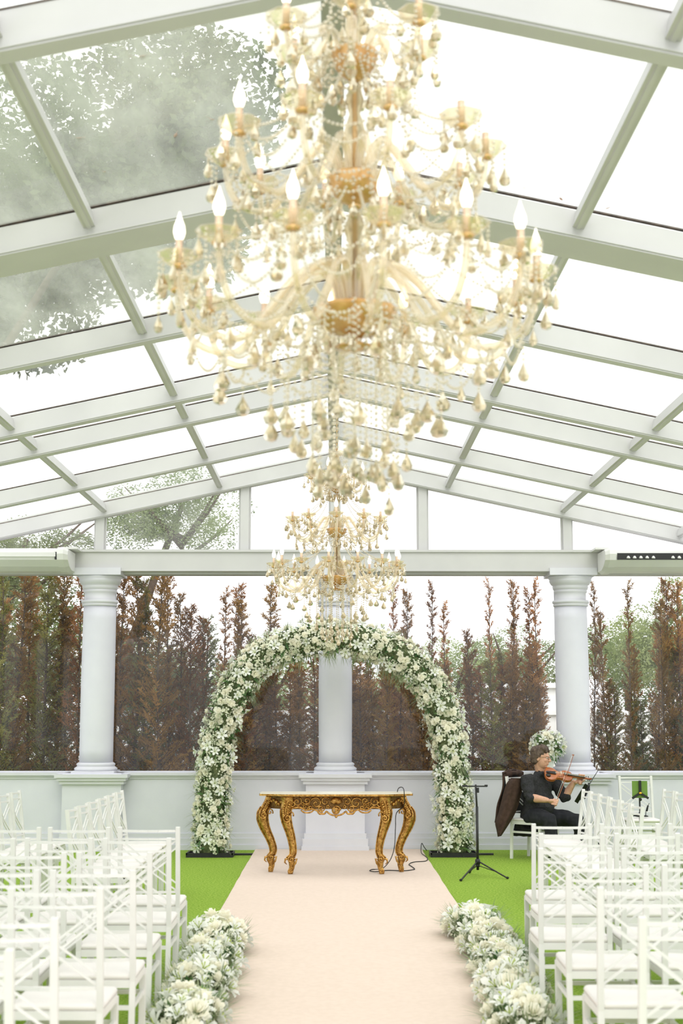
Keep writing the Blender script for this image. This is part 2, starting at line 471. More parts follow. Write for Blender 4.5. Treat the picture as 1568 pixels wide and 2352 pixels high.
# roof: rafters, purlins, ridge, glass
roof = empty('ceiling', (0, 0, 0)); tag(roof, 'pitched glass roof on pale rafters', kind='structure')
RAFT = [(-.95, .1, .18), (1.2, .1, .18), (3.45, .1, .18), (5.62, .11, .185), (7.95, .36, .17), (10.28, .1, .175), (12.36, .12, .175), (13.33, .13, .18), (15.48, .12, .18), (17.5, .16, .215)]
ZG = .185   # glass above the rafter underside
for y, th, h in RAFT:
    for sgn in (-1, 1):
        m = MB()
        P = []
        for yy in (y, y + th):
            for x in (0.0, HALF):
                for z in (z_roof(x), z_roof(x) + h): P.append((sgn * x, yy, z))
        m.add(P, [(0, 2, 3, 1), (4, 5, 7, 6), (0, 1, 5, 4), (2, 6, 7, 3), (1, 3, 7, 5), (0, 4, 6, 2)])
        # thin raised bead along the lower front edge
        m.bar((sgn * .02, y - .004, z_roof(.02) + .018), (sgn * HALF, y - .004, z_roof(HALF) + .018), .012, .012)
        rf = m.build('rafter', 'frame_paint', roof)
        g = MB(); g.bar((sgn * .05, y + .012, z_roof(.05) + ZG + .004), (sgn * HALF, y + .012, z_roof(HALF) + ZG + .004), .03, .009)
        g.build('gasket', 'gasket', rf)
PURX = [xu(500, 17.5, 4.4), xu(228, 17.5, 4.1)]
PX = [1.43, 2.86, 4.3, 5.75]
for sgn in (-1, 1):
    for x in PX:
        for (y0, th, _), (y1, _, _) in zip(RAFT[:-1], RAFT[1:]):
            m = MB(); z = z_roof(x) + .115
            m.mm(-.034, .034, y0 + th, y1 + .002, -.05, .045)
            m.mm(-.012, .012, y0 + th, y1 + .002, -.058, -.05)
            pu = m.build('purlin', 'frame_paint', roof, (sgn * x, 0, z))
            pu.rotation_euler = (0, sgn * math.atan(SLOPE), 0)
m = MB(); m.mm(-.05, .05, Y_NEAR, 17.6, Z_RIDGE + .02, Z_RIDGE + .21)
m.build('ridge_beam', 'ridge_paint', roof)
m = MB(); m.mm(-.06, -.052, Y_NEAR, 17.6, Z_RIDGE + .13, Z_RIDGE + .2); m.build('ridge_flashing', 'frame_paint', roof)
xs = [0.03] + PX + [HALF]
for sgn in (-1, 1):
    for i in range(len(xs) - 1):
        for j in range(len(RAFT) - 1):
            y0, y1 = RAFT[j][0] + .02, RAFT[j + 1][0] + .02
            xa, xb = xs[i], xs[i + 1]
            P = []
            for dz_ in (0, .008):
                for x, y in ((xa, y0), (xb, y0), (xb, y1), (xa, y1)): P.append((sgn * x, y, z_roof(x) + ZG + dz_))
            g = MB(); g.add(P, [(0, 1, 2, 3), (7, 6, 5, 4), (0, 4, 5, 1), (1, 5, 6, 2), (2, 6, 7, 3), (3, 7, 4, 0)])
            g.build('glass_pane', 'roof_glass_dirty' if (sgn < 0 and j in (3, 4) ) else 'roof_glass_clear', roof)

# side colonnades (outside the frame): eave beam, low wall, columns
for sgn, nm, lb in ((-1, 'wall_left', 'low side wall with columns, side away from the violinist'), (1, 'wall_right', 'low side wall with columns on the violinist side')):
    m = MB(); m.mm(-.13, .13, Y_NEAR, WALL_Y, 0, Z_CAP1)
    r = m.build(nm, 'wall_paint', None, (sgn * (HALF + .05), 0, 0)); tag(r, lb, kind='structure')
    m = MB(); m.mm(-.15, .15, Y_NEAR, WALL_Y, ZH0, z_roof(HALF)); m.build('eave_beam', 'frame_paint', r)
    for y in (0.2, 3.1, 6.0, 8.9, 11.8, 14.7):
        m = MB(); m.lathe([(.26, Z_CAP1), (.26, Z_CAP1 + .06), (.205, Z_CAP1 + .1), (.195, ZH0 - .3), (.26, ZH0 - .08), (.28, ZH0)], (0, y, 0), 24)
        m.build('column_shaft', 'wall_paint', r)

# garden ground and white garden wall
m = MB(); m.mm(-40, 40, WALL_Y + .3, 80, -.15, -.02); tag(m.build('garden_ground', 'garden_soil'), 'bare garden ground beyond the windows', kind='structure')
GW_Y = 23.5
gw = MB(); zt = zv(1642, GW_Y)
gw.mm(-16, 16, GW_Y, GW_Y + .25, -.05, zt)
g = gw.build('wall_garden', 'garden_wall'); tag(g, 'white rendered garden boundary wall', kind='structure')
m = MB(); m.mm(-16, 16, GW_Y - .06, GW_Y + .31, zt, zt + .07); m.build('coping', 'garden_wall', g)
m = MB(); xa = xu(1120, GW_Y + 3, 2); xb = xu(1290, GW_Y + 3, 2); z2 = zv(1580, GW_Y + 3)
m.mm(xa, xb, GW_Y + 3, GW_Y + 6, -.05, z2); gh = m.build('wall_outhouse', 'garden_wall'); tag(gh, 'white outbuilding wall behind the garden wall', kind='structure')
m = MB(); m.mm(xa - .1, xb + .1, GW_Y + 2.9, GW_Y + 6.1, z2, z2 + .09); m.build('coping', 'garden_wall', gh)

# ================================================================== carpet
CX0, CX1 = -.945, 1.065
n = 40
vs = []; fs = []
rnd = random.Random(3)
for i in range(n + 1):
    y = 1.0 + (WALL_Y - .06 - 1.0) * i / n
    for x in (CX0 + rnd.uniform(-.004, .004), CX1 + rnd.uniform(-.004, .004)):
        vs += [(x, y, .0), (x, y, .012)]
for i in range(n):
    a = i * 4; b = a + 4
    fs += [(a + 1, a + 3, b + 3, b + 1), (a, a + 1, b + 1, b), (a + 3, a + 2, b + 2, b + 3), (a, b, b + 2, a + 2)]
fs += [(0, 2, 3, 1), (n * 4, n * 4 + 1, n * 4 + 3, n * 4 + 2)]
cm = MB(); cm.add(vs, fs)
tag(cm.build('aisle_carpet', 'carpet'), 'pale peach carpet runner down the aisle under the golden table', 'carpet')

# ================================================================== chairs
def rounded_slab(w, d, z0, z1, r=.015, dome=.008, seg=4):
    """cushion: rounded outline, soft edge, slightly domed"""
    out = []
    for cx, cy, a0 in ((w / 2 - .03, d / 2 - .03, 0), (-w / 2 + .03, d / 2 - .03, pi / 2), (-w / 2 + .03, -d / 2 + .03, pi), (w / 2 - .03, -d / 2 + .03, 1.5 * pi)):
        for k in range(4):
            q = a0 + pi / 2 * k / 3; out.append((cx + .03 * cos(q), cy + .03 * sin(q)))
    rings = [(1 - .02, z0), (1, z0 + r * .6), (1, z1 - r * .6), (.96, z1), (.6, z1 + dome)]
    vs = [(x * s, y * s, z) for s, z in rings for x, y in out]; m = len(out)
    fs = [(i * m + k, i * m + (k + 1) % m, (i + 1) * m + (k + 1) % m, (i + 1) * m + k) for i in range(len(rings) - 1) for k in range(m)]
    fs += [tuple(range(m - 1, -1, -1)), tuple(4 * m + k for k in range(m))]
    mb = MB(); mb.add(vs, fs, True); return mb
CH = .92; CW = .183
def back_pt(x, z, bow=0.0):
    """point in the reclined back plane"""
    t = max(0, (z - .42) / (CH - .42))
    return Vector((x, -.19 - .062 * t - bow, z))
def make_chair():
    root = empty('cross_back_chair')
    W = 'white_wood'
    for s in (-1, 1):
        m = MB()
        m.bar((s * (CW - .002), -.205, 0), (s * CW, -.19, .42), .026, .028, (0, 1, 0)); m.bar((s * CW, -.19, .415), back_pt(s * CW, CH), .026, .028, (0, 1, 0))
        m.build('back_post', W, root)
        m = MB(); m.bar((s * CW, .185, 0), (s * CW, .18, .41), .03, .03, (0, 1, 0)); m.build('leg', W, root)
    for z, h in ((.896, .015), (.846, .012), (.515, .015)):
        m = MB()
        pts = [back_pt(-CW + 2 * CW * i / 6, z, .032 * sin(pi * i / 6)) for i in range(7)]
        for a, b in zip(pts[:-1], pts[1:]): m.bar(a, b, .012, h)
        m.build('back_rail', W, root)
    for s in (-1, 1):
        for off in (-.026, .026):
            m = MB(); zt, zb = .815 + off, .545 + off
            a, b = back_pt(-s * (CW - .012), min(zt, .835), .001), back_pt(s * (CW - .012), max(zb, .525), .001)
            mid = (a + b) / 2 + Vector((0, -.022 - .005 * s, 0))
            m.bar(a, mid, .009, .010); m.bar(mid, b, .009, .010)
            m.build('cross_bar', W, root)
    m = MB()
    for a, b in (((-CW, -.19, .405), (CW, -.19, .405)), ((-CW, .18, .405), (CW, .18, .405)), ((-CW, -.19, .405), (-CW, .18, .405)), ((CW, -.19, .405), (CW, .18, .405))):
        m.bar(a, b, .022, .036)
    m.mm(-CW, CW, -.19, .19, .415, .424)
    m.build('seat_frame', W, root)
    rounded_slab(.39, .40, .424, .450).build('seat_cushion', 'cushion', root)
    for z, y in ((.30, -.198), (.30, .182)):
        m = MB(); m.bar((-CW, y, z), (CW, y, z), .014, .02); m.build('stretcher', W, root)
    for s in (-1, 1):
        for z in (.30,):
            m = MB(); m.bar((s * CW, -.195, z), (s * CW, .182, z), .016, .022); m.build('stretcher', W, root)
    return root
chair0 = make_chair(); chair_used = [False]
def place_chair(x, y, rz, label, group=None, z=0):
    c = chair0 if not chair_used[0] else copy_tree(chair0)
    chair_used[0] = True
    c.location = (x, y, z); c.rotation_euler = (0, 0, rz)
    return tag(c, label, 'chair', group)
ORD = ['first', 'second', 'third', 'fourth', 'fifth', 'sixth', 'seventh']
rr = random.Random(8)
PITCH_X = .445
LEFT = [(415, 1900), (393, 1925), (350, 1958), (310, 1998), (236, 2040), (130, 2108), (35, 2180)]
RIGHT = [(1222, 1892), (1237, 1914), (1237, 1948), (1303, 1986), (1375, 2037), (1460, 2105)]
for side, posts in ((-1, LEFT), (1, RIGHT)):
    for i, (u, v) in enumerate(posts):
        r = ray(u, v); k = (CH - CAM_H) / r.z; x, y = r.x * k, r.y * k
        for j in range(3):
            cx = x + side * (CW + .012 + PITCH_X * j) + rr.uniform(-.006, .006)
            seat = ['aisle seat', 'second seat from aisle', 'third seat from aisle'][j]
            lb = 'white cross-back chair, %s row from the table, %s, %s' % (ORD[i], seat, "violinist's side" if side > 0 else 'side without violinist')
            place_chair(cx, y + .252 + rr.uniform(-.012, .012), rr.uniform(-.02, .02), lb, 'chair rows facing the altar')
# chairs turned sideways to the aisle, near the altar
for side, (ua, va), (ub, vb), far in ((-1, (275, 1815), (160, 1860), (45, 1815)), (1, (1342, 1812), (1472, 1853), (1522, 1811))):
    pa = ray(ua, va); pb = ray(ub, vb); pf = ray(*far)
    ka, kb, kf = [(CH - CAM_H) / p.z for p in (pa, pb, pf)]
    ya, yb = pa.y * ka, pb.y * kb
    xb = (pa.x * ka + pb.x * kb) / 2
    nrow = 6; pitch = (ya - yb - 2 * CW) / (nrow - 1)
    sd = "violinist's side" if side > 0 else 'side without violinist'
    for q in range(nrow):
        yy = ya - CW - pitch * q + rr.uniform(-.008, .008)
        place_chair(xb - side * .252, yy, (pi / 2 if side > 0 else -pi / 2) + rr.uniform(-.03, .03),
                    'white cross-back chair turned sideways, %s from the back wall, inner row, %s' % (ORD[q], sd), 'chairs turned sideways to the aisle')
    xf = pf.x * kf
    for q in range(3):
        yy = ya - CW - pitch * q + rr.uniform(-.008, .008)
        place_chair(xf - side * .252, yy, (pi / 2 if side > 0 else -pi / 2) + rr.uniform(-.03, .03),
                    'white cross-back chair turned sideways, %s from the back wall, outer row, %s' % (ORD[q], sd), 'chairs turned sideways to the aisle')
# chair with the tablet stand, against the wall, facing the room
TC = at(1458, 1785, 16.75)
place_chair(TC.x, 16.5, pi, 'white cross-back chair against the back wall behind the green tablet')

# ================================================================== golden console table
T_OUT, T_IN = floor_at(621, 2006).y + .03, floor_at(667, 2011).y + .03
TY = (T_OUT + T_IN) / 2
TXC = xu(772, TY, .5)
tbl = empty('console_table', (TXC, TY, 0))
tag(tbl, 'carved golden baroque console table standing under the flower arch', 'table')
def loc_pt(u, v, Y): return at(u, v, Y) - Vector((TXC, TY, 0))
def spiral(c, r0, r1, turns, a0, n=16, sx=1, y=0.0):
    out = []
    for i in range(n + 1):
        t = i / n; q = a0 + turns * 2 * pi * t; r = r0 + (r1 - r0) * t
        out.append(Vector((c[0] + sx * r * cos(q), y, c[1] + r * sin(q))))
    return out
def leg(center, Y, mirror):
    """cabriole leg from (u, v, half width px) stations"""
    m = MB(); P = []; R = []
    for u, v, hw in center:
        p = loc_pt(u, v, Y); p.x = p.x * (-1 if mirror else 1); P.append(p); R.append(hw / 222.0)
    P[-1].z = 0.0
    P2 = smooth_path(P, 3); R2 = []
    for i in range(len(R) - 1):
        for k in range(3): R2.append(R[i] + (R[i + 1] - R[i]) * k / 3)
    R2.append(R[-1])
    m.tube(P2, [r_ * .88 for r_ in R2], 10, flat=(1, .72, .35))
    return m, P2, R2
OUT = [(622, 1829, 15), (616, 1840, 12), (610, 1852, 13), (604, 1864, 15), (603, 1882, 15), (609, 1903, 13), (619, 1924, 11), (626, 1943, 9.5), (627, 1956, 8.5), (622, 1965, 10), (621, 1974, 11), (624, 1985, 8), (622, 1996, 7.5), (621, 2007, 5.5)]
INN = [(660, 1829, 18), (661, 1842, 17), (657, 1858, 15), (656, 1872, 14), (659, 1890, 13), (665, 1910, 11), (670, 1930, 9.5), (673, 1950, 8.5), (672, 1962, 8), (667, 1970, 11), (670, 1980, 9), (670, 1992, 7.5), (667, 2001, 8), (667, 2012, 5.5)]
for stations, Y in ((OUT, T_OUT), (INN, T_IN)):
    for mir in (False, True):
        sg = -1 if mir else 1
        m, P, R = leg(stations, Y, mir)
        lg = m.build('leg', 'gold', tbl)
        yo = P[0].y - .062
        # knee volute, ankle volute, toe scroll, brow curl
        knee = P[11]; ank = P[28]; toe = P[-5]
        for c_, r0_, r1_, tn, a0_, n_, sx_, y_, rad_ in (((knee.x + sg * .012, knee.z + .02), .046, .006, 1.6, 2.2, 22, sg, yo, .0085), ((ank.x + sg * .005, ank.z), .036, .005, 1.5, 1.0, 18, sg, yo + .01, .008),
                ((toe.x - sg * .006, toe.z), .024, .004, 1.4, 3.6, 14, -sg, yo + .01, .0075), ((P[6].x + sg * .045, P[6].z - .055), .035, .005, 1.3, -.5, 14, sg, yo + .02, .008)):
            o = MB(); o.tube(spiral(c_, r0_, r1_, tn, a0_, n_, sx_, y_), rad_, 6); o.build('volute', 'gold', lg)
        # acanthus leaves off the ankle
        for pts_, rad_ in (([(-.02, -.03, .01), (-.055, -.035, .0), (-.06, -.035, -.03), (-.04, -.03, -.05)], [.012, .012, .009, .004]), ([(.03, -.03, -.005), (.062, -.035, .005), (.05, -.035, -.04), (.02, -.03, -.08)], [.012, .011, .01, .004])):
            o = MB(); o.tube([ank + Vector((sg * a_, b_, c_)) for a_, b_, c_ in pts_], rad_, 6); o.build('acanthus_leaf', 'gold', lg)
        b = MB()
        for i in range(12, 27):
            b.ball(P[i] + Vector((sg * R[i] * .25, -R[i] * .82, 0)), (.007, .008, .009), 6, 4)
        for i in range(3, 12):
            b.ball(P[i] + Vector((sg * R[i] * .3, -R[i] * .8, 0)), (.016, .014, .012), 6, 4)
            b.ball(P[i] + Vector((-sg * R[i] * .35, -R[i] * .75, .005)), (.011, .012, .014), 6, 4)
        tag(b.build('carved_beads', 'gold', lg), kind='stuff')
        # edge ribs running down the leg
        for sx in (-1, 1):
            e = MB(); e.tube([P[i] + Vector((sx * R[i] * .86, -R[i] * .35, 0)) for i in range(6, 28)], .0065, 5)
            e.build('edge_rib', 'gold', lg)
# apron
ZA1, ZA0 = zv(1826, T_IN), zv(1861, T_IN)
yF = T_IN - TY - .01; yB = T_OUT - TY
xi = (770 - 662) / 222.0; xo = (770 - 616) / 222.0
ap = MB()
ap.mm(-xi, xi, yF, yF + .03, ZA0 + .012, ZA1)
for s in (-1, 1):
    ap.bar((s * xi, yF + .015, (ZA0 + ZA1) / 2 + .004), (s * xo, yB, (ZA0 + ZA1) / 2 + .004), .03, ZA1 - ZA0 - .01)
    ap.bar((s * xo, yB, (ZA0 + ZA1) / 2), (s * xo, yB + .22, (ZA0 + ZA1) / 2), .03, ZA1 - ZA0 - .01)
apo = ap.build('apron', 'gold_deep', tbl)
H = ZA1 - ZA0; zc = (ZA0 + ZA1) / 2; y1 = yF - .008
# mirrored scrollwork
def scroll(pts, r_):
    m = MB(); m.tube(pts, r_, 6); return m.build('scroll', 'gold', apo)
for s in (-1, 1):
    for cx, cz, r, a, t in ((.40, zc + .01, .05, 2.0, 1.3), (.30, zc + .02, .04, -.6, -1.3), (.205, zc - .005, .062, .4, 1.35), (.11, zc + .012, .05, 2.6, -1.2), (.45, zc - .02, .032, 1.0, 1.2), (.155, zc - .055, .036, 3.3, 1.3), (.27, zc - .05, .03, .3, -1.3)):
        scroll(spiral((s * cx, cz), r, .006, t, a, 18, s, y1), .0085)
    scroll(smooth_path([(s * .46, y1, zc - .06), (s * .38, y1 - .01, zc - .045), (s * .31, y1, zc - .075), (s * .25, y1 - .01, zc - .062), (s * .17, y1, zc - .09)], 5), .010)
    scroll(smooth_path([(s * .36, y1, ZA0 + .005), (s * .33, y1, ZA0 - .02), (s * .27, y1, ZA0 - .022), (s * .235, y1, ZA0), (s * .25, y1, ZA0 + .015)], 5), .009)
    scroll(smooth_path([(s * .20, y1, ZA0 + .01), (s * .175, y1, ZA0 - .03), (s * .12, y1, ZA0 - .035), (s * .10, y1, ZA0 - .012), (s * .06, y1, ZA0 - .04), (s * .0, y1, ZA0 - .055)], 5), .010)
    scroll(spiral((s * .165, ZA0 - .02), .028, .005, 1.4, 1.5, 14, s, y1), .008)
# shell, rosette, small blossoms
sh = MB()
for i in range(9):
    q = pi * (.12 + .76 * i / 8)
    sh.tube([(0, y1 - .01, zc - .01), (.03 * cos(q), y1 - .025, zc - .01 + .03 * sin(q)), (.062 * cos(q), y1 - .018, zc - .005 + .06 * sin(q))], [.006, .011, .012], 6)
sh.build('shell', 'gold', apo)
ro = MB()
for k in range(3):
    ro.tube(spiral((0, ZA0 + .0), .046 - .013 * k, .03 - .01 * k, 1.1, k * 2.0, 16, 1, y1 - .012 - .006 * k), .009, 6)
ro.ball((0, y1 - .025, ZA0), .014, 8, 6)
ro.ball((0, y1 - .005, ZA0 - .062), (.014, .012, .016), 8, 6)
ro.build('rosette', 'gold', apo)
fl = MB()
for s in (-1, 1):
    for cx, cz in ((.345, zc - .01), (.29, zc - .015), (.38, zc - .045), (.325, zc - .04), (.47, zc + .02), (.085, zc - .04)):
        for k in range(5):
            q = 2 * pi * k / 5; fl.ball((s * cx + .013 * cos(q), y1 - .006, cz + .013 * sin(q)), (.009, .007, .009), 6, 4)
    for k in range(7):
        t = k / 6; fl.ball((s * (xi + (xo - xi) * (.12 + .76 * t)), yF + (yB - yF) * (.12 + .76 * t) - .02, zc + .02 * sin(t * 9)), (.02, .016, .024 + .008 * sin(t * 12)), 8, 5)
tag(fl.build('carved_blossoms', 'gold', apo), kind='stuff')
# serpentine top with gold rim
def top_outline(grow):
    w = 1.572 / 2 + grow; pts = []
    half = [(0, -.235 - grow), (.30, -.235 - grow), (.50, -.232 - grow), (.58, -.205 - grow), (.64, -.165 - grow), (.72, -.15 - grow), (w, -.125 - grow), (w + .008, -.06), (w, .20)]
    pts = [(-x, y) for x, y in reversed(half)][:-1] + half
    return pts
ZT = zv(1821, TY)
m = MB(); m.prism(top_outline(-.006), ZT - .006, ZT + .003); m.build('table_top', 'marble_top', tbl, (0, .02, 0))
m = MB(); m.prism(top_outline(0), ZT - .024, ZT - .005); m.build('top_rim', 'gold', tbl, (0, .02, 0))

# black cable over the table and across the carpet
Yc = TY - .1
def T(u, v, Y): return at(u, v, Y)
cab = smooth_path([at(912, 1821, TY + .12), at(914, 1812, TY + .05), at(920, 1808, TY - .05), at(926, 1811, TY - .15), at(928, 1824, TY - .22), at(927, 1850, TY - .02), at(910, 1868, T_OUT), at(908, 1900, T_OUT), at(906, 1940, T_OUT), at(900, 1966, T_OUT), at(889, 1985, T_OUT)] +
                  [floor_at(u, v, .018) for u, v in ((875, 1996), (855, 1997), (849, 2000), (862, 2002), (890, 1999), (925, 2000), (945, 1998), (952, 1996), (945, 1990), (939, 1985), (950, 1980), (975, 1978), (982, 1973), (976, 1966))] + [at(967, 1958, 16.9), at(968, 1937, 17.2), at(974, 1946, 17.3), floor_at(980, 1954, .02)], 5)
m = MB(); m.tube(cab, .0045, 6)
tag(m.build('power_cable', 'black_rubber'), 'thin black cable looped over the golden table and along carpet', 'cable')

# ================================================================== flowers
def petal(mb, base_r, length, width, tilt, az, curl, tip=.5, z0=0.0, n=3):
    """one curved petal: starts near the axis, leans out by tilt, curls at the end"""
    vs = []; 
    for i in range(n + 1):
        t = i / n
        a = tilt + curl * t
        r = base_r + length * (sin(tilt) * t + .5 * (sin(a) - sin(tilt)) * t)
        z = z0 + length * (cos(tilt) * t + .5 * (cos(a) - cos(tilt)) * t)
        wd = width * (sin(pi * (.12 + t * (1 - tip * .5 - .05))) if t < 1 else max(.05, 1 - tip) * .6)
        for s in (-1, 1):
            x, y = r, s * wd / 2
            vs.append((x * cos(az) - y * sin(az), x * sin(az) + y * cos(az), z + .08 * wd))
    mb.add(vs, [(2 * i, 2 * i + 1, 2 * i + 3, 2 * i + 2) for i in range(n)], True)
def rose_mesh(seed):
    r = random.Random(seed); m = MB()
    m.ball((0, 0, .018), (.013, .013, .018), 6, 4)
    for ring, (k, br, ln, wd, ti, cu) in enumerate(((4, .006, .036, .03, .15, .5), (5, .012, .036, .036, .45, .8), (6, .016, .034, .038, .9, .9))):
        for i in range(k):
            petal(m, br, ln * r.uniform(.92, 1.08), wd, ti, 2 * pi * i / k + ring * .5 + r.uniform(-.1, .1), cu, .25, .004 - .003 * ring, 2)
    me = m.mesh('rose'); me.materials.append(MATS['rose_petal']); return me
def lily_mesh(seed):
    r = random.Random(seed); m = MB()
    for i in range(6):
        petal(m, .004, .092 * r.uniform(.93, 1.05), .037 if i % 2 else .030, .55, 2 * pi * i / 6 + r.uniform(-.07, .07), 1.05, .95, 0, 4)
    nf = len(m.f)
    for i in range(4):
        q = 2 * pi * i / 4 + .3
        m.tube([(0, 0, .004), (.010 * cos(q), .010 * sin(q), .03), (.022 * cos(q), .022 * sin(q), .046)], [.0025, .002, .004], 4)
    me = m.mesh('lily'); me.materials.append(MATS['lily_petal']); me.materials.append(MATS['lily_heart'])
    for p in me.polygons:
        if p.index >= nf: p.material_index = 1
    return me
ROSES = [rose_mesh(i) for i in range(4)]
LILIES = [lily_mesh(i) for i in range(3)]
def blade(mb, p, d, length, width, droop, n=4, side=None):
    """grass blade or leaf strip from p along d, bending down"""
    p = Vector(p); d = Vector(d).normalized()
    sd = d.cross(Vector((0, 0, 1))) if side is None else Vector(side)
    sd = sd.normalized() if sd.length > 1e-4 else Vector((1, 0, 0))
    vs = []
    for i in range(n + 1):
        t = i / n
        q = p + d * length * t - Vector((0, 0, droop * length * t * t))
        wd = width * (sin(pi * (.15 + .8 * t)) if t < 1 else .08)
        vs += [q - sd * wd / 2, q + sd * wd / 2]
    mb.add(vs, [(2 * i, 2 * i + 1, 2 * i + 3, 2 * i + 2) for i in range(n)], True)
def rand_dir(r):
    while True:
        v = Vector((r.uniform(-1, 1), r.uniform(-1, 1), r.uniform(-1, 1)))
        if .1 < v.length < 1: return v.normalized()
def filler_bunch(mb, p, nrm, r, size=.012, k=7, spread=.03):
    """tiny five-petalled filler blossoms"""
    fr = frame_to(nrm)
    for _ in range(k):
        c = Vector(p) + fr @ Vector((r.uniform(-spread, spread), r.uniform(-spread, spread), r.uniform(-.01, .025)))
        nd = (Vector(nrm) + rand_dir(r) * .6).normalized(); f2 = frame_to(nd, r.uniform(0, 6))
        vs = [c]
        for i in range(10):
            q = 2 * pi * i / 10; rad = size * (1 if i % 2 == 0 else .5)
            vs.append(c + f2 @ Vector((rad * cos(q), rad * sin(q), size * .25)))
        mb.add(vs, [(0, 1 + i, 1 + (i + 1) % 10) for i in range(10)], False)

# ---- the arch
ARCH_Y = 16.86
AP = [(484, 1962), (485, 1900), (488, 1830), (493, 1760), (502, 1690), (520, 1628), (551, 1566), (598, 1512), (655, 1482), (712, 1468), (768, 1464), (826, 1470), (884, 1490), (940, 1522), (984, 1572), (1014, 1632), (1030, 1692), (1038, 1760), (1042, 1830), (1044, 1900), (1045, 1960)]
path = smooth_path([at(u, v, ARCH_Y) for u, v in AP], 8)
AC = Vector((xu(766, ARCH_Y, 1.2), ARCH_Y, 0))
arch = empty('flower_arch', AC); tag(arch, 'tall arch covered with white roses, lilies and greenery', 'flower arch')
path = [p - AC for p in path]
cum = [0.0]
for a, b in zip(path[:-1], path[1:]): cum.append(cum[-1] + (b - a).length)
def arch_pt(s):
    s = max(0, min(cum[-1] - 1e-6, s))
    for i in range(len(cum) - 1):
        if cum[i + 1] >= s: break
    t = (s - cum[i]) / (cum[i + 1] - cum[i])
    return path[i].lerp(path[i + 1], t), (path[i + 1] - path[i]).normalized()
R_T = .195
for k, (u, v) in enumerate(((484, 1966), (1040, 1966))):
    c = floor_at(u, v) - AC; m = MB()
    m.mm(c.x - .27, c.x + .27, -.16, .16, .0, .028)
    for x0, x1, y0, y1 in ((-.27, .27, -.16, -.145), (-.27, .27, .145, .16), (-.27, -.255, -.16, .16), (.255, .27, -.16, .16)):
        m.mm(c.x + x0, c.x + x1, y0, y1, .028, .05)
    m.mm(c.x + .2, c.x + .48, .1, .16, .0, .02)
    m.build('base_plate', 'black_metal', arch)
m = MB(); m.tube([p + Vector((0, 0, .0)) for p in path[::2]], R_T * .78, 12); m.build('core', 'moss_core', arch)
rg = random.Random(21)
placed = []
def scatter(count, mind, meshes, name, rad, scl, tilt=.45, front=.80):
    got = 0; tries = 0
    while got < count and tries < count * 60:
        tries += 1
        s = rg.uniform(.06, cum[-1] - .06); p, t = arch_pt(s)
        sidev = t.cross(Vector((0, -1, 0))).normalized()
        q = rg.uniform(-1.75, 1.75) if rg.random() < front else rg.uniform(-pi, pi)
        n = Vector((0, -1, 0)) * cos(q) + sidev * sin(q)
        c = p + n * rad * rg.uniform(.9, 1.12)
        if c.z < .06: continue
        if any((c - o).length < mind * .5 + d * .5 for o, d in placed): continue
        placed.append((c, mind))
        nd = (n + rand_dir(rg) * tilt).normalized()
        o = obj(name, rg.choice(meshes), None, arch, c, frame_to(nd, rg.uniform(0, 6.28)).to_euler(), rg.uniform(*scl))
        got += 1
    return got
scatter(125, .10, LILIES, 'lily', R_T * 1.02, (.74, 1.02), .5, .86)
scatter(300, .055, ROSES, 'rose', R_T * .98, (.80, 1.15), .4, .86)
fm_, gm_, lf_ = MB(), MB(), MB()
for _ in range(1300):
    s = rg.uniform(.05, cum[-1] - .05); p, t = arch_pt(s); sidev = t.cross(Vector((0, -1, 0))).normalized()
    q = rg.uniform(-1.9, 1.9) if rg.random() < .8 else rg.uniform(-pi, pi); n = Vector((0, -1, 0)) * cos(q) + sidev * sin(q)
    filler_bunch(fm_, p + n * R_T * rg.uniform(.78, 1.02), n, rg, rg.uniform(.011, .019), 7, .035)
for _ in range(2600):
    s = rg.uniform(.03, cum[-1] - .03); p, t = arch_pt(s); sidev = t.cross(Vector((0, -1, 0))).normalized()
    q = rg.uniform(-pi, pi); n = Vector((0, -1, 0)) * cos(q) + sidev * sin(q)
    c = p + n * R_T * .75
    if c.z < .05: continue
    blade(lf_, c, n + rand_dir(rg) * .9, rg.uniform(.05, .11), rg.uniform(.016, .034), rg.uniform(0, .5), 3, rand_dir(rg))
for _ in range(230):
    s = rg.uniform(.1, cum[-1] - .1); p, t = arch_pt(s); sidev = t.cross(Vector((0, -1, 0))).normalized()
    q = rg.uniform(-pi, pi) if rg.random() < .5 else rg.choice((-1, 1)) * rg.uniform(1.1, 1.9); n = Vector((0, -1, 0)) * cos(q) + sidev * sin(q)
    c = p + n * R_T * .7; base = (n + rand_dir(rg) * .5).normalized()
    for _ in range(14):
        ln = rg.uniform(.13, .24)
        d = (base + rand_dir(rg) * .5).normalized()
        e = c + d * ln
        if e.z < .06: d = (d + Vector((0, 0, .9))).normalized()
        blade(gm_, c, d, ln, rg.uniform(.004, .007), rg.uniform(.0, .35), 4)
tag(fm_.build('filler_blossom', 'filler_petal', arch), kind='stuff')
tag(lf_.build('leaf_filling', 'leaf_green', arch), kind='stuff')
tag(gm_.build('grass_sprig', 'grass_sprig', arch), kind='stuff')

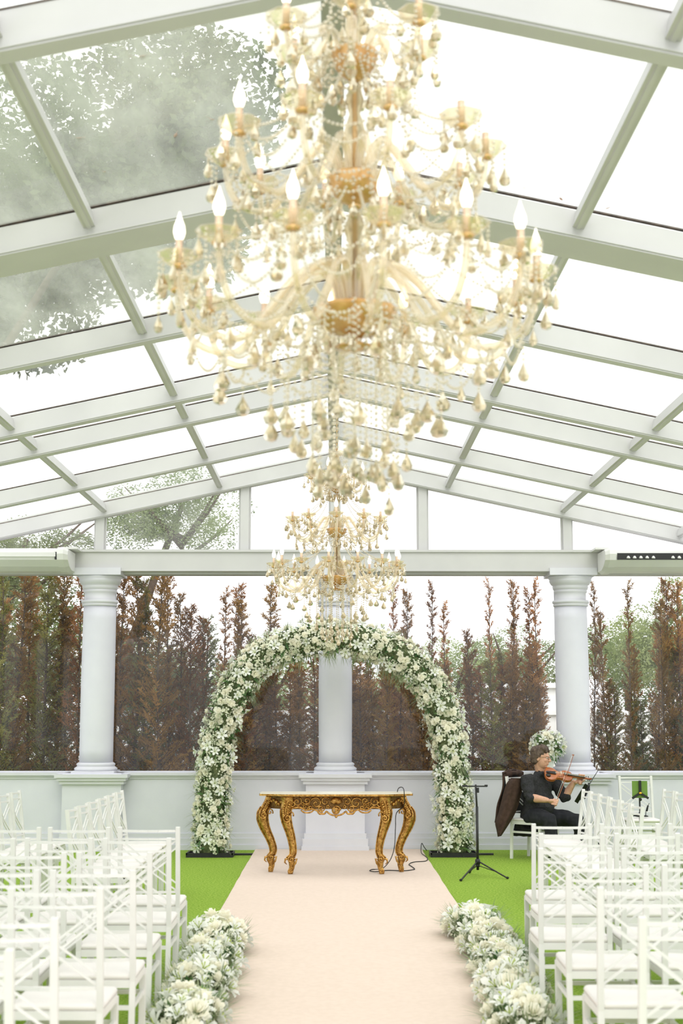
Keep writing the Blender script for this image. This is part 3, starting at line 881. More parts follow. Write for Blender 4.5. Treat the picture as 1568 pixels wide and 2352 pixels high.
# ---- flower clumps along the carpet
def clump(cx, cy, rx, ry, rz, seed, label, nrose=34, nlily=20):
    r = random.Random(seed)
    root = empty('aisle_flower_clump', (cx, cy, .012)); tag(root, label, 'flower arrangement', 'flower borders along the carpet')
    c = MB(); c.ball((0, 0, rz * .25), (rx * .8, ry * .85, rz * .55), 12, 8); 
    for i, p in enumerate(c.v): c.v[i] = (p[0], p[1], max(p[2], 0))
    c.build('moss_mound', 'moss_core', root)
    pl = []
    def put(k, mind, meshes, name, scl):
        got = tr = 0
        while got < k and tr < k * 40:
            tr += 1
            q = r.uniform(0, 2 * pi); e = r.uniform(.1, 1.0) * pi / 2
            n0 = Vector((cos(q) * cos(e), sin(q) * cos(e), sin(e)))
            p = Vector((n0.x * rx * .88, n0.y * ry * .92, .045 + n0.z * rz * .85 * r.uniform(.85, 1.1)))
            if any((p - o).length < (mind + d) / 2 for o, d in pl): continue
            pl.append((p, mind))
            nd = (Vector((n0.x / rx, n0.y / ry, n0.z / rz)).normalized() + rand_dir(r) * .4).normalized()
            if nd.z < .1: nd.z = .15
            obj(name, r.choice(meshes), None, root, p, frame_to(nd, r.uniform(0, 6)).to_euler(), r.uniform(*scl)); got += 1
    put(nlily, .105, LILIES, 'lily', (.8, 1.15)); put(nrose, .062, ROSES, 'rose', (1.05, 1.7))
    f, g, l = MB(), MB(), MB()
    for _ in range(55):
        q = r.uniform(0, 2 * pi); e = r.uniform(.1, 1) * pi / 2; n0 = Vector((cos(q) * cos(e), sin(q) * cos(e), sin(e)))
        filler_bunch(f, (n0.x * rx * .8, n0.y * ry * .85, .04 + n0.z * rz * .82), n0, r, r.uniform(.012, .02), 7, .04)
    for _ in range(36):
        q = r.uniform(0, 2 * pi); base = Vector((cos(q), sin(q), r.uniform(.15, 1.3))).normalized()
        c0 = Vector((cos(q) * rx * .55, sin(q) * ry * .6, .05))
        for _ in range(14):
            d = (base + rand_dir(r) * .5).normalized(); d.z = abs(d.z) + .12
            ln = r.uniform(.12, .26)
            blade(g, c0, d, ln, r.uniform(.004, .008), r.uniform(0, .28), 4)
    for _ in range(120):
        q = r.uniform(0, 2 * pi); n0 = Vector((cos(q), sin(q), r.uniform(.2, 1.2))).normalized()
        blade(l, (n0.x * rx * .6, n0.y * ry * .7, .05 + .5 * rz * n0.z), n0 + rand_dir(r) * .4, r.uniform(.07, .13), r.uniform(.018, .03), .15, 3)
    for mb in (g, l):
        for i, p in enumerate(mb.v):
            if p[2] < .005: mb.v[i] = (p[0], p[1], .005 + .3 * abs(p[2]) * 0)
    tag(f.build('filler_blossom', 'filler_petal', root), kind='stuff')
    tag(g.build('grass_sprig', 'grass_sprig', root), kind='stuff')
    tag(l.build('leaf_filling', 'leaf_green', root), kind='stuff')
for i, (x, y) in enumerate(((-.80, 10.05), (-.77, 9.2), (-.76, 8.4), (-.75, 7.6))):
    clump(x, y, .20 if i else .235, .38, .18 if i else .21, 40 + i, '%s white flower clump from the table along the carpet, side without violinist' % ORD[i])
for i, (x, y) in enumerate(((1.03, 10.75), (1.05, 9.9), (1.04, 9.1), (1.0, 8.3), (.96, 7.5))):
    clump(x, y, .20 if i else .22, .38, .18, 60 + i, "%s white flower clump from the table along the carpet, violinist's side" % ORD[i])

# ---- vase on the window ledge
vz = Z_CAP1
VP = at(1259, 1775, 17.60)
vase = empty('flower_vase', (xu(1258, 17.43, 1.1), 17.44, zv(1778, PED_Y))); tag(vase, 'white pot of white lilies and roses on the column pedestal ledge', 'vase')
m = MB(); m.lathe([(.055, 0), (.06, .005), (.05, .03), (.075, .12), (.098, .21), (.102, .24), (.092, .24), (.08, .2)], seg=20); m.build('pot', 'pot_white', vase)
r = random.Random(5); pl = []
f, g, l = MB(), MB(), MB()
bc = Vector((.0, 0, .33)); br = Vector((.19, .12, .16))
m = MB(); m.ball(bc, (br.x * .75, br.y * .75, br.z * .7), 10, 8); m.build('foam_core', 'moss_core', vase)
for name, k, mind, meshes, scl in (('lily', 30, .085, LILIES, (.75, 1.0)), ('rose', 36, .05, ROSES, (.95, 1.3))):
    got = tr = 0
    while got < k and tr < 3000:
        tr += 1; n0 = rand_dir(r)
        if n0.z < -.45: continue
        p = bc + Vector((n0.x * br.x, n0.y * br.y, n0.z * br.z))
        if any((p - o).length < (mind + d) / 2 for o, d in pl): continue
        pl.append((p, mind)); obj(name, r.choice(meshes), None, vase, p, frame_to((n0 + rand_dir(r) * .3), r.uniform(0, 6)).to_euler(), r.uniform(*scl)); got += 1
for _ in range(140):
    n0 = rand_dir(r)
    blade(l, bc + Vector((n0.x * br.x, n0.y * br.y, n0.z * br.z)) * .0 + Vector((n0.x * br.x, n0.y * br.y, n0.z * br.z)) * .7, n0 + rand_dir(r) * .5, r.uniform(.07, .13), r.uniform(.02, .035), .3, 3, rand_dir(r))
for _ in range(60):
    n0 = rand_dir(r); n0.z = abs(n0.z)
    blade(g, bc, n0, r.uniform(.2, .32), .006, .1, 4)
tag(l.build('leaf_filling', 'leaf_green', vase), kind='stuff'); tag(g.build('grass_sprig', 'grass_sprig', vase), kind='stuff')

# ================================================================== chandeliers
def real_glass(name, col):
    m, nt, out = new_mat(name)
    g = N(nt, 'BsdfGlass'); g.inputs[0].default_value = (*col, 1); g.inputs['IOR'].default_value = 1.5; g.inputs['Roughness'].default_value = .03
    t = N(nt, 'BsdfTranslucent'); t.inputs[0].default_value = (1.0, .95, .84, 1); x = N(nt, 'MixShader'); x.inputs[0].default_value = .35
    L(nt, g.outputs[0], x.inputs[1]); L(nt, t.outputs[0], x.inputs[2]); L(nt, x.outputs[0], out.inputs[0])
real_glass('crystal', (1.0, .915, .75))
crystal_mat('crystal_clear', (1.0, .945, .84), .6, .45)
crystal_mat('arm_glass', (1.0, .93, .80), .2, .28)
crystal_mat('bobeche_glass', (1.0, .95, .84), .3, .12)
pbr('amber_bowl', (.62, .33, .10), (.78, .48, .19), 14.0, rough=.18, metal=.35, bump=.3, bscale=45, coat=.6)
pbr('brass', (.75, .50, .24), rough=.25, metal=.8)
pbr('candle_sleeve', (.72, .50, .36), (.80, .62, .46), 8, rough=.3, metal=.3)
def bulb_mat():
    m, nt, out = new_mat('bulb_glass')
    b = N(nt, 'BsdfPrincipled'); b.inputs['Base Color'].default_value = (.95, .93, .88, 1); b.inputs['Roughness'].default_value = .15
    b.inputs['Emission Color'].default_value = (1, .9, .7, 1); b.inputs['Emission Strength'].default_value = 1.2
    L(nt, b.outputs[0], out.inputs[0])
bulb_mat()
# shared pieces
def drop_mesh(name, r, h):
    m = MB(); m.lathe([(.0008, 0), (r * .25, -h * .18), (r * .62, -h * .42), (r, -h * .70), (r * .72, -h * .92), (r * .1, -h)], seg=7, smooth=False)
    me = m.mesh(name); me.materials.append(MATS['crystal']); return me
DROP = drop_mesh('crystal_drop', .022, .072)
DROP_S = drop_mesh('crystal_drop', .017, .066)
DROP_L = drop_mesh('crystal_drop', .028, .078)
m = MB(); m.lathe([(.012, -.012), (.03, -.008), (.055, .008), (.072, .026), (.075, .03), (.068, .028), (.05, .014), (.02, .0), (.012, .0)], seg=24, wav=(8, .05)); ME_BOB = m.mesh('bobeche'); ME_BOB.materials.append(MATS['bobeche_glass'])
m = MB(); m.lathe([(.016, -.02), (.024, -.014), (.024, -.008), (.014, 0)], seg=12); ME_SOCK = m.mesh('socket'); ME_SOCK.materials.append(MATS['brass'])
m = MB(); m.lathe([(.0125, 0), (.0125, .075)], seg=12); ME_SLV = m.mesh('candle_sleeve'); ME_SLV.materials.append(MATS['candle_sleeve'])
m = MB(); m.lathe([(.009, 0), (.015, .01), (.0205, .03), (.018, .05), (.010, .072), (.004, .09), (.001, .102)], seg=12); ME_BULB = m.mesh('bulb'); ME_BULB.materials.append(MATS['bulb_glass'])
_OCT = [(0, 0, 1), (1, 0, 0), (0, 1, 0), (-1, 0, 0), (0, -1, 0), (0, 0, -1)]
def bead(mb, c, r):
    mb.add([(c[0] + r * a, c[1] + r * b, c[2] + r * d) for a, b, d in [(0, 0, 1)] + [(cos(2 * pi * k / 6), sin(2 * pi * k / 6), 0) for k in range(6)] + [(0, 0, -1)]],
           [(0, 1 + k, 1 + (k + 1) % 6) for k in range(6)] + [(7, 1 + (k + 1) % 6, 1 + k) for k in range(6)], True)
def strand(mb, a, b, sag, r, gap):
    a, b = Vector(a), Vector(b); ln = (b - a).length + sag * 1.2; n = max(2, int(ln / gap))
    for i in range(n + 1):
        t = i / n; p = a.lerp(b, t) - Vector((0, 0, sag * 4 * t * (1 - t))); bead(mb, p, r)
# tiers: bowl z, arms, cup radius, cup rise, bowl radius, arm start, phase
TIERS = [(0.0, 14, .635, .14, .148, 0.10), (.485, 10, .465, .115, .10, .3), (.955, 6, .27, .09, .085, .2)]
TOPZ = 1.33
def make_chandelier():
    root = empty('crystal_chandelier')
    rg = random.Random(11)
    st = MB()
    cups_all = []
    for ti, (z, n, R, up, br, ph) in enumerate(TIERS):
        k = R / .625
        # arm mesh in local x-z plane
        am = MB()
        pth = smooth_path([(.05, 0, .02), (.075, 0, .07 + .06 * k), (.13, 0, .135 * k + .05), (.20 * k + .03, 0, .10 * k + .02), (.36 * k + .02, 0, -.075 * k), (.46 * k + .01, 0, -.10 * k), (R - .06 * k, 0, -.055 * k), (R - .012, 0, .03 * k), (R, 0, up - .02)], 5)
        am.tube(pth, [.016 - .005 * i / len(pth) for i in range(len(pth))], 8)
        ame = am.mesh('arm'); ame.materials.append(MATS['arm_glass'])
        b = MB()
        b.lathe([(.012, -.062 - .02 * k), (.03, -.055), (br * .55, -.045), (br * .85, -.015), (br, .03), (br * 1.02, .04), (br * .9, .034), (.03, .02)], (0, 0, z), 28, wav=(14, .02))
        b.build('hub_bowl', 'amber_bowl', root)
        cups = []
        for i in range(n):
            q = 2 * pi * i / n + ph
            a = obj('arm', ame, None, root, (0, 0, z), (0, 0, q))
            obj('socket', ME_SOCK, None, a, (R, 0, up))
            obj('bobeche', ME_BOB, None, a, (R, 0, up))
            obj('candle_sleeve', ME_SLV, None, a, (R, 0, up + .005))
            obj('bulb', ME_BULB, None, a, (R, 0, up + .078))
            nd = (6, 6, 5)[ti]
            for d in range(nd):
                w = 2 * pi * d / nd + rg.uniform(-.2, .2); ext = rg.choice((0, .03, .06, .11))
                p = Vector((R + .066 * cos(w), .066 * sin(w), up + .018))
                pw = Matrix.Rotation(q, 3, 'Z') @ p + Vector((0, 0, z))
                if ext: strand(st, pw, pw - Vector((0, 0, ext)), 0, .0075, .018)
                else: bead(st, pw - Vector((0, 0, .004)), .0075)
                obj('crystal_drop', rg.choice((DROP, DROP_S, DROP_S)), None, a, p - Vector((0, 0, .008 + ext)), (0, 0, rg.uniform(0, 3)))
            for rr_, zz_ in ((.30 * k + .02, -.02 * k), (R - .05 * k, -.05 * k)):
                ext = rg.uniform(.02, .10); e = Vector((rr_, 0, zz_)); pw = Matrix.Rotation(q, 3, 'Z') @ e + Vector((0, 0, z)); strand(st, pw, pw - Vector((0, 0, ext)), 0, .0075, .019)
                obj('crystal_drop', rg.choice((DROP, DROP_S)), None, a, e - Vector((0, 0, ext + .008)), (0, 0, rg.uniform(0, 3)))
            # a drop under the bottom of each arm
            e = (.46 * k + .01, 0, -.10 * k - .012)
            ext = rg.choice((.02, .05, .09)) if ti == 0 else .015
            pw = Matrix.Rotation(q, 3, 'Z') @ Vector(e) + Vector((0, 0, z)); strand(st, pw, pw - Vector((0, 0, ext)), 0, .0075, .019)
            obj('crystal_drop', DROP if ti else DROP_L, None, a, Vector(e) - Vector((0, 0, ext + .008)), (0, 0, rg.uniform(0, 3)))
            cups.append(Vector((R * cos(q), R * sin(q), z + up + .02)))
        cups_all.append(cups)
        for i in range(n):
            strand(st, cups[i], cups[(i + 1) % n], .075 * k + .03, .0075, .019)
            strand(st, cups[i] - Vector((0, 0, .01)), cups[(i + 1) % n] - Vector((0, 0, .01)), .14 * k + .03, .0075, .019)
    # swags from each upper level down to the tier below
    tops = [(TIERS[1][0] - .03, .10), (TIERS[2][0] - .03, .085), (TOPZ - .05, .06)]
    for ti, (tz, trad) in enumerate(tops):
        for c in cups_all[ti]:
            q = atan2(c.y, c.x); strand(st, (trad * cos(q), trad * sin(q), tz), c, .07, .0078, .020)
    # bead fringe round each bowl and loops between the arm bottoms
    for ti, (z, n, R, up, br, ph) in enumerate(TIERS):
        k = R / .625
        for i in range(n):
            q0, q1 = 2 * pi * i / n + ph, 2 * pi * (i + 1) / n + ph
            for rr_, zz_, sg_ in ((.30 * k + .02, -.02 * k, .06), (.46 * k, -.11 * k, .07), (R - .05 * k, -.05 * k, .08)):
                strand(st, (rr_ * cos(q0), rr_ * sin(q0), z + zz_), (rr_ * cos(q1), rr_ * sin(q1), z + zz_), sg_ * k, .0075, .019)
            c = cups_all[ti][i]; mid = Vector(((.30 * k) * cos(q0), (.30 * k) * sin(q0), z + .0)); strand(st, c, mid, .06, .0075, .019)
        for i in range(10):
            q = 2 * pi * i / 10; p = Vector((br * cos(q), br * sin(q), z + .03)); strand(st, p, p - Vector((0, 0, .10)), 0, .0078, .021)
            obj('crystal_drop', DROP_S, None, root, p - Vector((0, 0, .11)), (0, 0, i))
    # cascade below the lowest bowl
    for ring, (r_, n_, z_, l0, l1, me_) in enumerate(((.15, 16, .0, .42, .60, DROP), (.075, 7, -.05, .40, .56, DROP), (.30, 14, -.035, .22, .34, DROP_L), (.21, 12, .02, .30, .46, DROP))):
        for i in range(n_):
            q = 2 * pi * (i + .5 * ring) / n_; ln = rg.uniform(l0, l1); p = Vector((r_ * cos(q), r_ * sin(q), z_))
            strand(st, p, p - Vector((0, 0, ln)), 0, .0078, .021)
            obj('crystal_drop', me_, None, root, p - Vector((0, 0, ln + .008)), (0, 0, rg.uniform(0, 3)))
    tag(st.build('bead_strand', 'crystal_clear', root), kind='stuff')
    # central stem: glass balusters between the bowls
    s = MB()
    for z0, z1, r0 in ((.03, .40, .05), (.52, .88, .043), (.99, TOPZ - .06, .036)):
        h = z1 - z0
        s.lathe([(.02, z0), (.03, z0 + .05 * h), (r0 * .6, z0 + .12 * h), (r0, z0 + .34 * h), (r0 * .9, z0 + .5 * h), (r0 * .45, z0 + .68 * h), (r0 * .8, z0 + .82 * h), (r0 * .5, z0 + .95 * h), (.016, z1)], seg=16)
    s.build('stem', 'crystal', root)
    r = MB(); r.tube([(0, 0, -.06), (0, 0, TOPZ + .02)], .006, 10)
    for zz in (.42, .45, .90, .925, .08, -.075): r.lathe([(.011, zz - .012), (.024, zz - .006), (.024, zz + .006), (.011, zz + .012)], seg=14)
    r.build('rod', 'brass', root)
    f = MB(); f.lathe([(.012, -.08), (.05, -.085), (.068, -.092), (.072, -.098), (.03, -.104), (.012, -.106)], seg=24); f.build('finial_plate', 'amber_bowl', root)
    c = MB(); c.lathe([(.012, TOPZ - .07), (.07, TOPZ - .04), (.085, TOPZ - .015), (.05, TOPZ), (.012, TOPZ + .01)], seg=20, wav=(10, .05)); c.build('crown', 'arm_glass', root)
    ch = MB()
    zz = TOPZ + .02; zr = Z_RIDGE + .04
    return root
def hang(root, u, v, Y, first):
    p = at(u, v, Y); c = root if first else copy_tree(root)
    c.location = (p.x, Y, p.z)
    ch = MB(); z0, z1 = TOPZ, Z_RIDGE + .03 - p.z
    nlink = int((z1 - z0) / .032)
    for i in range(nlink):
        zz = z0 + (z1 - z0) * (i + .5) / nlink; a = pi / 2 * (i % 2)
        ch.tube([(.010 * cos(t) * cos(a), .010 * cos(t) * sin(a), zz + .021 * sin(t)) for t in [2 * pi * k / 8 for k in range(9)]], .003, 5, cap=False)
    chn = ch.build('chain', 'brass', c)
    cv = MB(); cv.lathe([(.012, z1 - .035), (.05, z1 - .02), (.055, z1), (.0, z1)], seg=16); cv.build('canopy', 'brass', c)
    bd = MB()
    nb = int((z1 - z0) / .036)
    for i in range(nb): bd.ball((-.026, -.01, z0 + (z1 - z0) * (i + .5) / nb), .0155, 8, 6)
    tag(bd.build('ball_strand', 'crystal_clear', c), kind='stuff')
    return c
chan = make_chandelier()
c2 = hang(chan, 773, 1333, 14.3, False)
tag(c2, 'gold crystal chandelier hanging right before the flower arch', 'chandelier', 'crystal chandeliers under the ridge')
c1 = hang(chan, 815, 738, 4.85, True); c1.rotation_euler = (0, 0, .25)
tag(c1, 'gold crystal chandelier hanging over the chair rows', 'chandelier', 'crystal chandeliers under the ridge')

# ================================================================== garden behind the glass
def conifer_mesh(seed, H, w, dens):
    """slim conifer of unit use: ascending twigs with needle leaves; returns trunk and foliage meshes"""
    r = random.Random(seed); tm, fm = MB(), MB()
    lean = Vector((r.uniform(-.05, .05), r.uniform(-.05, .05), 0))
    tp = [Vector((lean.x * (z / H) ** 2 * H * .6 + .02 * sin(z * 2 + seed), lean.y * z * .3, z)) for z in [H * i / 9 for i in range(10)]]
    tm.tube(tp, [.024 * (1 - .85 * i / 9) for i in range(10)], 6)
    def trunk(z):
        i = min(8, int(z / H * 9)); t = z / H * 9 - i; return tp[i].lerp(tp[i + 1], t)
    nb = int(140 * dens)
    for b in range(nb):
        f = (b + r.random()) / nb; z = H * (.05 + .93 * f)
        prof = w * (1 - .86 * f) * (.75 + .5 * r.random()) * (.6 + .55 * abs(sin(f * 9 + seed)))
        q = r.uniform(0, 2 * pi); p = trunk(z)
        d = Vector((cos(q), sin(q), r.uniform(.55, 1.5))).normalized(); ln = prof * 1.25 + .06
        tm.tube([p, p + d * ln * .6, p + d * ln + Vector((0, 0, .05))], [.005, .0035, .0015], 3, cap=False)
        k = int(20 + ln * 115)
        for j in range(k):
            t = r.uniform(.12, 1.0); c = p + d * ln * t
            e = (d * .7 + rand_dir(r)).normalized(); e.z = e.z * .8 + .25
            L_ = r.uniform(.03, .065); wd = r.uniform(.0045, .0075); s = e.cross(rand_dir(r)).normalized() * wd
            m_ = c + e * L_ * .5
            fm.add([c, m_ - s, c + e * L_, m_ + s], [(0, 1, 2, 3)], False)
    return tm.mesh('trunk'), fm.mesh('needle_foliage')
KINDS = []
for i, (mat, H, w, dens) in enumerate((('conifer_brown', 3.6, .25, 1.0), ('conifer_brown', 3.3, .30, 1.05), ('conifer_olive', 3.7, .30, 1.1), ('conifer_brown', 3.8, .20, .75), ('conifer_green', 3.4, .33, 1.15), ('conifer_brown', 3.5, .27, .9))):
    t, f = conifer_mesh(100 + i, H, w, dens); t.materials.append(MATS['bark']); f.materials.append(MATS[mat]); KINDS.append((t, f, H, mat))
LAB = {'conifer_brown': 'slender half-dead brown conifer growing behind the window glass', 'conifer_olive': 'slender olive green conifer growing behind the window glass', 'conifer_green': 'slender dull green conifer growing behind the window glass'}
rt = random.Random(77)
CONIFERS = []
def conifer(u, topv, Y, k, wide=1.0):
    t, f, H, mat = KINDS[k]; x = xu(u, Y, 2.0); ht = zv(topv, Y)
    root = empty('slim_conifer', (x, Y, -.03), rt.uniform(0, 6.28)); s = ht / H
    root.scale = (wide, wide, s)
    CONIFERS.append((x, root, mat))
    obj('trunk', t, None, root); tag(obj('needle_foliage', f, None, root), kind='stuff')
def row(u0, u1, step, t0, t1, kinds, Y0=18.55, Y1=19.6, wide=(.9, 1.15)):
    u = u0
    while u < u1:
        conifer(u + rt.uniform(-8, 8), rt.uniform(t0, t1), rt.uniform(Y0, Y1), rt.choice(kinds), rt.uniform(*wide)); u += step
row(-70, 195, 28, 1255, 1420, (2, 4, 2, 1, 0, 5), wide=(1.0, 1.35))
row(-60, 190, 52, 1350, 1500, (4, 2, 1), 19.6, 20.6, wide=(1.1, 1.4))
row(255, 470, 27, 1265, 1400, (0, 1, 5, 1, 2, 0), wide=(.95, 1.3))
row(265, 470, 50, 1400, 1520, (1, 2, 4), 19.7, 20.6, wide=(1.1, 1.4))
row(470, 640, 30, 1325, 1470, (0, 3, 5, 1, 0), wide=(.85, 1.15))
row(560, 750, 27, 1470, 1570, (1, 0, 5, 2), wide=(.9, 1.2))
row(800, 1010, 29, 1345, 1540, (1, 0, 5, 3, 0), wide=(.85, 1.15))
row(820, 1000, 45, 1500, 1600, (2, 1), 19.7, 20.4, wide=(1.0, 1.3))
row(545, 750, 30, 1500, 1600, (1, 0, 5), 19.7, 20.5, wide=(1.0, 1.3))
row(812, 1010, 32, 1500, 1590, (1, 0, 5), 19.7, 20.5, wide=(1.0, 1.3))
row(1080, 1258, 24, 1490, 1610, (1, 0, 5, 2), wide=(.85, 1.1))
row(1372, 1570, 44, 1560, 1640, (4, 5, 2), wide=(.8, 1.05))
for u, v, k, w in ((905, 1330, 3, .7), (945, 1345, 0, .8), (985, 1330, 3, .7), (1030, 1375, 3, .75), (1075, 1440, 1, .85), (1128, 1322, 3, .6), (1150, 1520, 1, 1.0), (1172, 1480, 0, .9), (1186, 1322, 0, .8), (1212, 1345, 3, .8), (1228, 1470, 1, 1.0), (1243, 1320, 3, .75), (1205, 1560, 1, 1.1),
                   (1362, 1330, 3, .6), (1392, 1395, 0, .75), (1400, 1560, 5, .9), (1446, 1325, 3, .7), (1452, 1480, 5, .85), (1480, 1600, 4, .8), (1508, 1440, 0, .8), (1525, 1370, 1, .8), (1548, 1318, 0, .95), (1565, 1330, 1, 1.0), (1590, 1350, 5, 1.0), (1540, 1480, 2, 1.0)):
    conifer(u, v, rt.uniform(18.6, 19.4), k, w)

def ordinal(n):
    u = ['', 'first', 'second', 'third', 'fourth', 'fifth', 'sixth', 'seventh', 'eighth', 'ninth', 'tenth', 'eleventh', 'twelfth', 'thirteenth', 'fourteenth', 'fifteenth', 'sixteenth', 'seventeenth', 'eighteenth', 'nineteenth']
    if n < 20: return u[n]
    t, r_ = divmod(n, 10); b = {2: 'twent', 3: 'thirt', 4: 'fort', 5: 'fift', 6: 'sixt'}[t]
    return b + ('ieth' if r_ == 0 else 'y-' + u[r_])
HUE = {'conifer_brown': 'half-dead brown', 'conifer_olive': 'olive green', 'conifer_green': 'dull green'}
for sg in (-1, 1):
    for i, (x, root, mat) in enumerate(sorted([c for c in CONIFERS if (c[0] - XC[1]) * sg > 0], key=lambda c: abs(c[0]))):
        tag(root, '%s slim conifer behind the glass, %s from the arch column, %s' % (HUE[mat], ordinal(i + 1), "violinist's side" if sg > 0 else 'side without violinist'), 'tree', 'slim conifers behind the windows')

# broad trees further off
def crown_mesh(seed, n, leaf, mat='far_leaf'):
    r = random.Random(seed); m = MB()
    lobes = [(rand_dir(r) * r.uniform(.25, .72), r.uniform(.28, .45)) for _ in range(16)]
    for _ in range(n):
        c, rad = r.choice(lobes); p = c + rand_dir(r) * rad * r.uniform(.5, 1.0) ** .5
        e = rand_dir(r); s = e.cross(rand_dir(r)).normalized(); L_ = leaf * r.uniform(.6, 1.3)
        m.add([p, p + e * L_ * .5 + s * L_ * .28, p + e * L_, p + e * L_ * .5 - s * L_ * .28], [(0, 1, 2, 3)], False)
    me = m.mesh('leaf_crown'); me.materials.append(MATS[mat]); return me
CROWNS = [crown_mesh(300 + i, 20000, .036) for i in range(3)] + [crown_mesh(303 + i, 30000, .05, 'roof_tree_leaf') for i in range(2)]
def broad_tree(u, v, Y, rx, rz, k, label, base_u=None):
    c = at(u, v, Y); bx = c.x if base_u is None else xu(base_u, Y, 1)
    root = empty('broadleaf_tree', (bx, Y, -.05)); tag(root, label, 'tree', 'green trees beyond the garden wall')
    m = MB(); dx = c.x - bx
    m.tube(smooth_path([(0, 0, 0), (dx * .15, 0, c.z * .35), (dx * .6, 0, c.z * .75), (dx, 0, c.z + rz * .3)], 4), [.14 - .008 * i for i in range(13)], 8)
    rb = random.Random(k + int(u))
    for i in range(0 if rx > 2.5 else 6):
        q = rb.uniform(0, 6.28); z0 = c.z - rz * rb.uniform(.1, .7)
        m.tube([(dx, 0, z0), (dx + .5 * rx * cos(q), .5 * rx * sin(q), z0 + rz * .45), (dx + .8 * rx * cos(q), .8 * rx * sin(q), z0 + rz * .8)], [.05, .03, .012], 5)
    m.build('trunk', 'bark', root)
    tag(obj('leaf_crown', CROWNS[k], None, root, (dx, 0, c.z), (0, 0, k * 1.3), (rx, rx, rz)), kind='stuff')
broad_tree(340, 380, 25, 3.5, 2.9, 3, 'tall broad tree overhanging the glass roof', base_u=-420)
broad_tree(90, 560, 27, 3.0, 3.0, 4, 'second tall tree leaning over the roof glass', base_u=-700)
broad_tree(420, 1190, 26, 1.5, 1.1, 1, 'green tree seen through the gable glass', base_u=226)
broad_tree(60, 1270, 25, 1.6, 1.0, 2, 'green tree low behind the gable corner pane', base_u=-60)
for i, (u, v, Y, rx, rz, lb) in enumerate(((880, 1600, 29, 1.5, 1.0, "first from the arch column, violinist's side"), (1030, 1570, 31, 1.5, 1.1, "second from the arch column, violinist's side"), (1180, 1530, 31.8, 1.6, 1.3, "behind the white outbuilding"), (1440, 1500, 30, 1.7, 1.2, "first beyond the violinist's column"), (1570, 1480, 27.5, 1.5, 1.4, "second beyond the violinist's column"),
        (620, 1580, 27, 1.7, 1.1, "first from the arch column, side without violinist"), (330, 1560, 27.5, 1.7, 1.6, "second from the arch column, side without violinist"), (80, 1520, 27, 2.2, 1.8, "third from the arch column, side without violinist"))):
    broad_tree(u, v, Y, rx, rz, i % 3, 'rounded green tree beyond garden wall, ' + lb)

# fallen leaves lying on the roof glass
def leaf_on_glass(u, v, s, rz):
    r = ray(u, v); sg = -1 if u < 766 else 1
    # intersect with the glass plane z = Z_RIDGE + ZG + .012 - SLOPE*|x|
    k = (Z_RIDGE + ZG + .012 - CAM_H) / (r.z + SLOPE * sg * r.x)
    p = r * k + Vector((0, 0, CAM_H))
    m = MB(); out = [(-1, 0), (-.5, .32), (.1, .42), (.6, .25), (1, 0), (.6, -.25), (.1, -.42), (-.5, -.32)]
    vs = [(x * s, y * s, .012 * s * 40 * (x * x + y * y) * .04) for x, y in out] + [(0, 0, .0)]
    m.add(vs, [(8, i, (i + 1) % 8) for i in range(8)])
    m.tube([(s, 0, .0), (s * 1.5, .1 * s, .004)], .0012, 4)
    o = m.build('fallen_leaf', 'dead_leaf', None, p); o.rotation_euler = (0, sg * math.atan(SLOPE), rz)
    tag(o, 'curled rust brown leaf lying on the roof glass', 'leaf', 'fallen leaves on the roof glass')
for i, (u, v, s) in enumerate(((328, 128, .022), (598, 75, .014), (485, 273, .018), (403, 310, .024), (182, 316, .022), (240, 394, .016), (300, 130, .008), (1203, 432, .016), (1288, 457, .02), (1395, 478, .018), (1484, 689, .014), (245, 752, .022), (165, 765, .022), (105, 860, .012), (385, 878, .014))):
    leaf_on_glass(u, v, s, i * 1.7)

# ================================================================== the violinist
pbr('skin', (.55, .30, .205), (.62, .36, .25), 30, rough=.55, bump=.05, bscale=90)
pbr('shirt_black', (.012, .012, .014), (.028, .028, .031), 60, rough=.85, bump=.5, bscale=45)
pbr('trouser_black', (.009, .010, .014), (.018, .019, .024), 20, rough=.9, bump=.35, bscale=25)
pbr('hair_brown', (.045, .027, .018), (.13, .09, .066), 28, rough=.6, bump=1.0, bscale=70)
pbr('coat_brown', (.040, .021, .014), (.062, .034, .024), 30, rough=.95, bump=.5, bscale=120)
pbr('coat_lining', (.006, .006, .007), rough=.8)
pbr('shoe_black', (.01, .01, .01), rough=.3)
pbr('violin_wood', (.30, .075, .02), (.47, .15, .045), 9, rough=.22, coat=.6)
pbr('ebony', (.012, .010, .009), rough=.3)
pbr('bow_wood', (.33, .12, .06), rough=.35)
pbr('horse_hair', (.85, .80, .70), rough=.6)
pbr('eye_white', (.75, .72, .68), rough=.2)
pbr('lens_glass', (.02, .02, .02), rough=.1)
